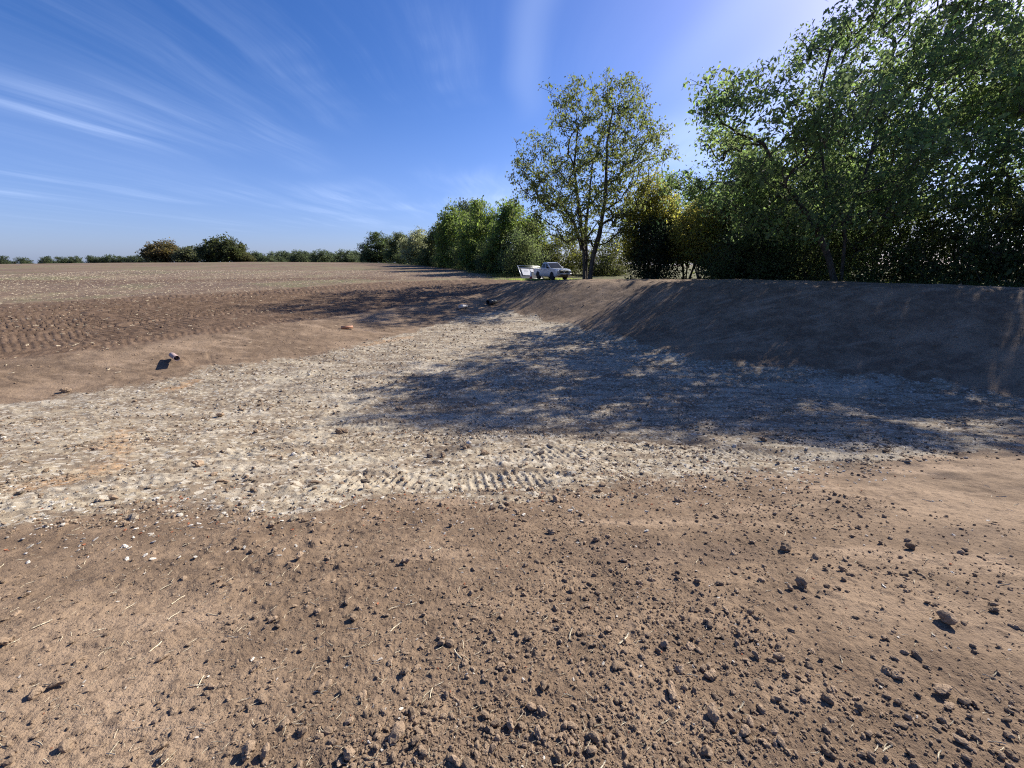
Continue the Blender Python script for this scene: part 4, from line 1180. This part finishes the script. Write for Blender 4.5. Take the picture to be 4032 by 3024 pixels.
random.seed(11)
NAMED = [
    (2.08, 2.45, 0.116, 'dark chunky clod at the right, top of a loose row'),
    (1.86, 1.96, 0.109, 'knobbly double clod right of centre in mid foreground'),
    (1.77, 1.94, 0.055, 'clod touching the left side of the knobbly double clod'),
    (3.07, 2.45, 0.097, 'lone dark clod near the right edge, level with the chunky one'),
    (2.22, 2.32, 0.075, 'small clod just below the chunky dark clod'),
    (2.3, 2.16, 0.06, 'small clod below and right of the chunky dark clod'),
    (2.02, 1.96, 0.047, 'first of two clods in a line right of the knobbly double clod'),
    (2.06, 1.93, 0.049, 'second of two clods in a line right of the knobbly double clod'),
    (2.39, 1.64, 0.105, 'wedge shaped dark clod in the right foreground'),
    (1.9, 1.21, 0.126, 'long dark slab of soil in the lower right'),
    (1.85, 1.14, 0.074, 'clod just below the long dark slab in the lower right'),
    (1.35, 1.17, 0.065, 'pale topped angular clod in the lower right foreground'),
    (1.31, 1.39, 0.059, 'dark angular clod straight above the pale topped one'),
    (1.99, 1.4, 0.052, 'round clod left of a white flint in the right foreground'),
    (1.76, 1.31, 0.063, 'left one of a joined pair of clods in the right foreground'),
    (1.78, 1.29, 0.056, 'right one of a joined pair of clods in the right foreground'),
    (-0.46, 1.02, 0.079, 'largest rounded clod at the bottom, left of centre'),
    (-0.61, 0.95, 0.07, 'big round clod at the bottom edge left of the largest one'),
    (-0.37, 0.99, 0.048, 'clod right of the largest rounded clod at the bottom'),
    (-0.01, 1.05, 0.064, 'clod in the bottom centre with smaller ones around it'),
    (-0.06, 1.05, 0.042, 'clod touching the left side of the bottom centre clod'),
    (0.1, 1.01, 0.045, 'clod right of and below the bottom centre clod'),
    (-0.5, 1.3, 0.056, 'pointed clod with a sharp shadow left of centre'),
    (-0.05, 1.32, 0.055, 'single round clod on smooth soil near the centre'),
    (0.31, 0.99, 0.048, 'round clod at the bottom right of centre'),
    (-0.99, 0.96, 0.083, 'lumpy big clod at the bottom left'),
    (-0.93, 0.96, 0.054, 'clod against the right side of the lumpy big clod'),
    (-0.84, 1.04, 0.052, 'upright clod at the bottom left'),
    (-0.84, 1.23, 0.05, 'clod with a dark shadow left of the pointed clod'),
    (-1.22, 1.34, 0.051, 'isolated clod in the left foreground'),
    (-1.35, 0.99, 0.054, 'tall pointed clod near the lower left'),
    (-3.06, 1.91, 0.055, 'lone clod near the left edge'),
    (-1.57, 2.31, 0.075, 'right one of two dark clods on the left of centre'),
    (-1.81, 2.4, 0.084, 'left one of two dark clods on the left of centre'),
    (-0.77, 2.27, 0.08, 'clod on smooth soil above the pointed one'),
    (0.67, 2.55, 0.081, 'dark clod on smooth soil right of centre, far'),
    (0.32, 2.69, 0.081, 'clod at the end of the rubble line in the centre'),
    (0.7, 1.2, 0.074, 'big dark clod right of centre near the bottom'),
    (0.72, 1.26, 0.046, 'small clod on top of the big dark one right of centre'),
    (0.79, 1.33, 0.062, 'flat clod above the big dark one right of centre'),
    (0.13, 1.22, 0.047, 'clod in the centre foreground with a shadow on its left'),
    (-2.05, 1.25, 0.104, 'long dark flake of soil in the left foreground'),
    (-2.62, 1.5, 0.075, 'low clod cut by the left edge'),
    (0.17, 0.93, 0.05, 'clod on the bottom edge in the centre'),
    (0.97, 1.07, 0.045, 'stubby clod in the lower right with a shadow on its left'),
    (1.35, 1.46, 0.049, 'small dark clod in the right mid foreground'),
    (-1.34, 1.66, 0.062, 'loose clod with straws across it on the left'),
    (1.06, 1.74, 0.056, 'clod in the middle of the right foreground'),
    (1.37, 1.7, 0.05, 'low clod on smooth soil left of the knobbly double clod'),
    (2.77, 1.72, 0.064, 'clod near the right edge above the wedge shaped one'),
    (-0.42, 5.42, 0.16, 'right one of two dark soil lumps beside a smooth clay patch on the chalky floor'),
    (-1.07, 5.35, 0.158, 'left one of two dark soil lumps beside a smooth clay patch on the chalky floor'),
    (-1.32, 5.44, 0.136, 'small dark lump at the end of a thin furrow on the chalky floor'),
    (-3.45, 7.17, 0.238, 'dark flat lump on the sunlit chalky floor left of the shadow'),
    (-3.14, 9.96, 0.282, 'dark lump on the chalky floor just left of the tree shadow'),
    (-4.39, 4.77, 0.184, 'dark ragged lump in the middle of the left chalky floor'),
    (-3.47, 4.05, 0.183, 'dark slab of soil on the left chalky floor near its edge'),
    (-2.33, 3.98, 0.174, 'brown slab of soil lying on the chalky floor near the rubble'),
    (-7.47, 9.17, 0.222, 'small dark lump on the far left chalky floor'),
    (-0.78, 5.87, 0.146, 'upright pale stone standing at the shadow edge'),
    (0.43, 3.44, 0.116, 'dark clod at the top of the rubble in the centre'),
    (0.32, 3.56, 0.093, 'clod beside the dark one at the top of the central rubble'),
    (1.74, 3.47, 0.133, 'dark clod on the rubble right of centre'),
    (4.64, 6.49, 0.208, 'dark ragged lump where the right tracks begin'),
    (-13.85, 11.31, 0.268, 'small dark lump on the brown left slope near the left edge'),
]
used_xy = []
for i, (x, y, s, lab) in enumerate(NAMED):
    if 'flake' in lab or 'slab' in lab:
        put_clod(FLAKE, x, y, s, lab, stretch=(1.2, 0.6, 1.0), rz=0.15)
    else:
        put_clod(BIG[i % 8], x, y, s * 1.12, lab, 'lumps on the chalky floor' if 'chalky' in lab else 'loose clods on the foreground soil')
    used_xy.append((x, y, s))


def foreground_points(rg, n, power=1.0, rmin=0.85, rmax=4.6, half=62):
    r_ = rmin * (rmax / rmin) ** (rg.random(n) ** power)
    a = np.radians(rg.uniform(-half, half, n))
    return r_ * np.sin(a), r_ * np.cos(a)


def soil_density(x, y):
    """how cloddy the loose soil is"""
    d = sstep(-0.15, 0.4, fbm(x * 0.75, y * 0.95, 3, 61))
    d = d * (0.35 + 0.65 * sstep(-1.2, 1.2, x))                       # raked smoother to the left
    d = np.maximum(d, 0.9 * sstep(1.35, 1.0, y) * sstep(-1.2, -0.3, x))
    d = np.maximum(d, 0.8 * sstep(0.35, 0.0, np.abs(poly_sd(x, y, CHALK) + 0.15)) * sstep(-2.6, -1.2, x))   # rubble where the soil ends
    d = np.maximum(d, 0.75 * sstep(1.0, 2.2, x) * sstep(-0.3, 0.3, fbm(x * 1.1, y * 1.1, 2, 62)))
    return d


rg = np.random.default_rng(21)
cx, cy = foreground_points(rg, 2600, 0.9, 0.95, 4.4)
keep = rg.random(len(cx)) < soil_density(cx, cy) * 0.6 + 0.05
cx, cy = cx[keep], cy[keep]
cs = np.exp(rg.normal(math.log(0.027), 0.45, len(cx))) * (0.75 + 0.12 * np.hypot(cx, cy))
n_ind = max(0, 300 - len(NAMED))
order = np.argsort(-cs / np.hypot(cx, cy))[:n_ind]
GEN = 'small rounded brown clod lying loose on the bare foreground soil'
for i in order:
    put_clod(BIG[int(rg.integers(8))], float(cx[i]), float(cy[i]), float(min(cs[i], 0.10)), GEN, sink=float(rg.uniform(0.2, 1.1)))

# --- uncountable crumbs: points that carry a size, a turn and a variant


def variants(name, meshes):
    c = bpy.data.collections.new(name)
    for i, me in enumerate(meshes):
        o = bpy.data.objects.new('%s_shape_%02d' % (name, i), me)
        c.objects.link(o)
    return c


def scatter(name, coll, pos, scale, rot, nvar, label, seed=0):
    n = len(pos)
    me = bpy.data.meshes.new(name)
    me.vertices.add(n)
    me.vertices.foreach_set('co', np.ascontiguousarray(pos, np.float32).ravel())
    a = me.attributes.new('size', 'FLOAT_VECTOR', 'POINT')
    a.data.foreach_set('vector', np.ascontiguousarray(scale, np.float32).ravel())
    a = me.attributes.new('turn', 'FLOAT_VECTOR', 'POINT')
    a.data.foreach_set('vector', np.ascontiguousarray(rot, np.float32).ravel())
    a = me.attributes.new('variant', 'INT', 'POINT')
    a.data.foreach_set('value', np.random.default_rng(seed).integers(0, nvar, n).astype(np.int32))
    o = link(name, me)
    tag(o, label, None, None, 'stuff')
    g = bpy.data.node_groups.new(name, 'GeometryNodeTree')
    g.interface.new_socket('Geometry', in_out='INPUT', socket_type='NodeSocketGeometry')
    g.interface.new_socket('Geometry', in_out='OUTPUT', socket_type='NodeSocketGeometry')
    t = NT(g)
    gi, go = t.n('NodeGroupInput'), t.n('NodeGroupOutput')
    ci = t.n('GeometryNodeCollectionInfo')
    ci.inputs['Collection'].default_value = coll
    ci.inputs['Separate Children'].default_value = True
    ci.inputs['Reset Children'].default_value = True
    av = lambda nm, ty: next(s for s in t.n('GeometryNodeInputNamedAttribute', {'Name': nm}, data_type=ty).outputs if s.enabled and s.name == 'Attribute')
    ip = t.n('GeometryNodeInstanceOnPoints', {'Points': gi.outputs[0], 'Instance': ci.outputs[0], 'Pick Instance': True, 'Instance Index': av('variant', 'INT'),
                                              'Rotation': t.n('FunctionNodeEulerToRotation', {0: av('turn', 'FLOAT_VECTOR')}).outputs[0], 'Scale': av('size', 'FLOAT_VECTOR')})
    g.links.new(ip.outputs[0], go.inputs[0])
    md = o.modifiers.new('scatter', 'NODES')
    md.node_group = g
    return o


def turn(rg, n, tilt=0.5):
    return np.stack([rg.uniform(-tilt, tilt, n), rg.uniform(-tilt, tilt, n), rg.uniform(0, 6.28, n)], 1)


SMALL = variants('crumbs', [clod_mesh('crumb', 300 + i, 2, 0.5, 0.55 + 0.06 * i, M_CLOD) for i in range(6)])
# soil crumbs in the foreground
x, y = foreground_points(rg, 270000, 0.95, 0.4, 5.2, 80)
dn = soil_density(x, y)
cm = masks(x, y)[0]
k = (rg.random(len(x)) < (dn ** 1.6 * 0.36 + 0.13)) & (rg.random(len(x)) > cm * 0.7)
x, y = x[k], y[k]
rr = np.hypot(x, y)
s = np.exp(rg.normal(math.log(0.0030), 0.70, len(x))) * (0.75 + 0.36 * rr ** 0.8)
s = np.minimum(s, 0.030)
z = ground_at(x, y)
scatter('soil_crumbs', SMALL, np.stack([x, y, z + s * 0.22], 1), np.stack([s, s, s], 1), turn(rg, len(x)), 6, 'brown soil crumbs strewn over the foreground', 1)
# crumbs over the banks
x = rg.uniform(-26, 30, 26000)
y = rg.uniform(4.5, 34, 26000)
m_ = masks(x, y)
k = (m_[0] < 0.5) & (m_[3] < 0.3) & (np.abs(x) < y * 1.5 + 1) & (rg.random(len(x)) < 0.25 + 0.75 * sstep(-0.2, 0.4, fbm(x * 0.4, y * 0.4, 3, 66)))
x, y = x[k], y[k]
s = np.exp(rg.normal(math.log(0.018), 0.5, len(x)))
scatter('bank_crumbs', SMALL, np.stack([x, y, ground_at(x, y) + s * 0.2], 1), np.stack([s, s, s], 1), turn(rg, len(x)), 6, 'brown crumbs strewn over the banks', 2)
# chalky lumps over the floor
LUMPS = variants('lumps', [clod_mesh('lump', 320 + i, 2, 0.55, 0.42 + 0.07 * i, (M_LUMP, M_LUMP, M_STONE, M_CLOD, M_LUMP, M_CLOD)[i]) for i in range(6)])
n = 130000
x, y = foreground_points(rg, n, 0.8, 2.6, 30, 62)
cm = masks(x, y)[0]
k = (cm > 0.12) & (rg.random(n) < 0.22 + 0.78 * sstep(-0.1, 0.45, fbm(x * 0.7, y * 1.0, 3, 67)))
x, y = x[k], y[k]
rr = np.hypot(x, y)
s = np.minimum(np.exp(rg.normal(math.log(0.0115), 0.6, len(x))) * (0.75 + 0.05 * rr), 0.09)
scatter('chalk_lumps', LUMPS, np.stack([x, y, ground_at(x, y) + s * 0.15], 1), np.stack([s * 1.2, s, s], 1), turn(rg, len(x)), 6, 'chalky lumps and flints over the excavated floor', 3)
# pale flints and bits of brick
FLINT = variants('flints', [clod_mesh('flint', 340 + i, 2, 0.6, 0.5, M_STONE if i < 3 else M_BRICK) for i in range(4)])
x, y = foreground_points(rg, 700, 0.85, 0.9, 9, 62)
s = np.exp(rg.normal(math.log(0.0048), 0.45, len(x))) * (0.7 + 0.35 * np.hypot(x, y) ** 0.8)
x2, y2 = foreground_points(rg, 1800, 0.5, 2.6, 7, 58)
xb, yb = rg.uniform(2, 24, 900), rg.uniform(10, 32, 900)
mb = masks(xb, yb)
kb = (mb[0] < 0.4) & (mb[3] < 0.2) & (xb > 26 - yb)
xb, yb = xb[kb], yb[kb]
sb = np.exp(rg.normal(math.log(0.014), 0.4, len(xb)))
near_edge = np.abs(poly_sd(x2, y2, CHALK)) < 0.7
x2, y2 = x2[near_edge], y2[near_edge]
s2 = np.exp(rg.normal(math.log(0.016), 0.4, len(x2)))
x, y, s = np.concatenate([x, x2, xb]), np.concatenate([y, y2, yb]), np.minimum(np.concatenate([s, s2, sb]), 0.022)
scatter('flints_and_brick', FLINT, np.stack([x, y, ground_at(x, y) + s * 0.3], 1), np.stack([s * 1.2, s * 0.9, s * 0.8], 1), turn(rg, len(x)), 4, 'pale flints and red brick bits in the rubble', 4)


def straw_mesh(seed):
    rg_ = random.Random(seed)
    bm = bmesh.new()
    L, wd, b = 1.0, 0.075, rg_.uniform(-0.06, 0.06)
    rows = []
    for i in range(5):
        f = i / 4
        c = Vector((L * (f - 0.5), b * math.sin(math.pi * f), 0.03 * math.sin(math.pi * f * 2)))
        rows.append([bm.verts.new(c + Vector((0, -wd / 2, 0))), bm.verts.new(c + Vector((0, 0, wd * 0.6))), bm.verts.new(c + Vector((0, wd / 2, 0)))])
    for p, q_ in zip(rows[:-1], rows[1:]):
        for j in range(2):
            bm.faces.new((p[j], q_[j], q_[j + 1], p[j + 1]))
    me = bm_mesh('straw', bm)
    me.materials.append(M_STRAW)
    return me


STRAW = variants('straws', [straw_mesh(i) for i in range(4)])
x, y = foreground_points(rg, 12000, 0.9, 0.4, 7, 80)
k = rg.random(len(x)) < (0.45 + 0.35 * sstep(0.5, -1.5, x)) * (1 - 0.7 * masks(x, y)[0])
x, y = x[k], y[k]
s = np.exp(rg.normal(math.log(0.018), 0.5, len(x))) * (0.8 + 0.16 * np.hypot(x, y))
rt = turn(rg, len(x), 0.18)
rt[:, 2] = np.where(rg.random(len(x)) < 0.6, rg.normal(0.35, 0.45, len(x)), rt[:, 2])
scatter('straw_bits', STRAW, np.stack([x, y, ground_at(x, y) + 0.006], 1), np.stack([s, s * 1.1, s], 1), rt, 4, 'short bleached straws lying on the foreground soil', 5)
# straw left on the drilled field and the strip
x = rg.uniform(-60, 4, 27000)
y = rg.uniform(9, 62, 27000)
m_ = masks(x, y)
k = ((m_[1] > 0.4) | ((m_[2] > 0.4) & (rg.random(len(x)) < 0.3)) | ((m_[0] < 0.3) & (rg.random(len(x)) < 0.10))) & (m_[3] < 0.5) & (np.abs(x) < y * 1.42)
x, y = x[k], y[k]
s = rg.uniform(0.05, 0.16, len(x))
rt = turn(rg, len(x), 0.25)
scatter('field_straw', STRAW, np.stack([x, y, ground_at(x, y) + 0.03], 1), np.stack([s, s * 1.9, s * 1.6], 1), rt, 4, 'bleached straw scattered over the drilled field', 6)


# grass by the pick-up, at the foot of the trees and along the hedge
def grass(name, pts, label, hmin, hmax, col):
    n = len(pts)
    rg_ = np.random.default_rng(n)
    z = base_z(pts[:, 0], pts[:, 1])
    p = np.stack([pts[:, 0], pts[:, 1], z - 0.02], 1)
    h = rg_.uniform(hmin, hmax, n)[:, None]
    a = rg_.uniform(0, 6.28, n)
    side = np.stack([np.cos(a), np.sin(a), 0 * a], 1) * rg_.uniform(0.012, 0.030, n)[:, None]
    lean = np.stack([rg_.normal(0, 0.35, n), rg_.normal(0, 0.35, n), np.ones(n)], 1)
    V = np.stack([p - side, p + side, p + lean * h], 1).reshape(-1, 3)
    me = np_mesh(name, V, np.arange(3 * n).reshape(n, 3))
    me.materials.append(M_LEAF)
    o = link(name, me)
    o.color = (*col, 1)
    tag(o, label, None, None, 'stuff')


def blob(n, x, y, rx, ry, rz=0.0):
    a = rg.normal(0, 0.5, (n, 2)) * np.array([rx, ry])
    c, s_ = math.cos(rz), math.sin(rz)
    return np.stack([x + a[:, 0] * c - a[:, 1] * s_, y + a[:, 0] * s_ + a[:, 1] * c], 1)


grass('verge_grass', np.concatenate([blob(4200, 1.9, 46.4, 2.6, 0.9, 0.05), blob(2200, 4.6, 46.4, 2.4, 1.0), blob(500, 7.2, 42.2, 0.9, 0.35), blob(500, 9.6, 42.6, 2.2, 0.5)]),
      'short bright green grass round the pick-up', 0.06, 0.17, (0.20, 0.25, 0.07))
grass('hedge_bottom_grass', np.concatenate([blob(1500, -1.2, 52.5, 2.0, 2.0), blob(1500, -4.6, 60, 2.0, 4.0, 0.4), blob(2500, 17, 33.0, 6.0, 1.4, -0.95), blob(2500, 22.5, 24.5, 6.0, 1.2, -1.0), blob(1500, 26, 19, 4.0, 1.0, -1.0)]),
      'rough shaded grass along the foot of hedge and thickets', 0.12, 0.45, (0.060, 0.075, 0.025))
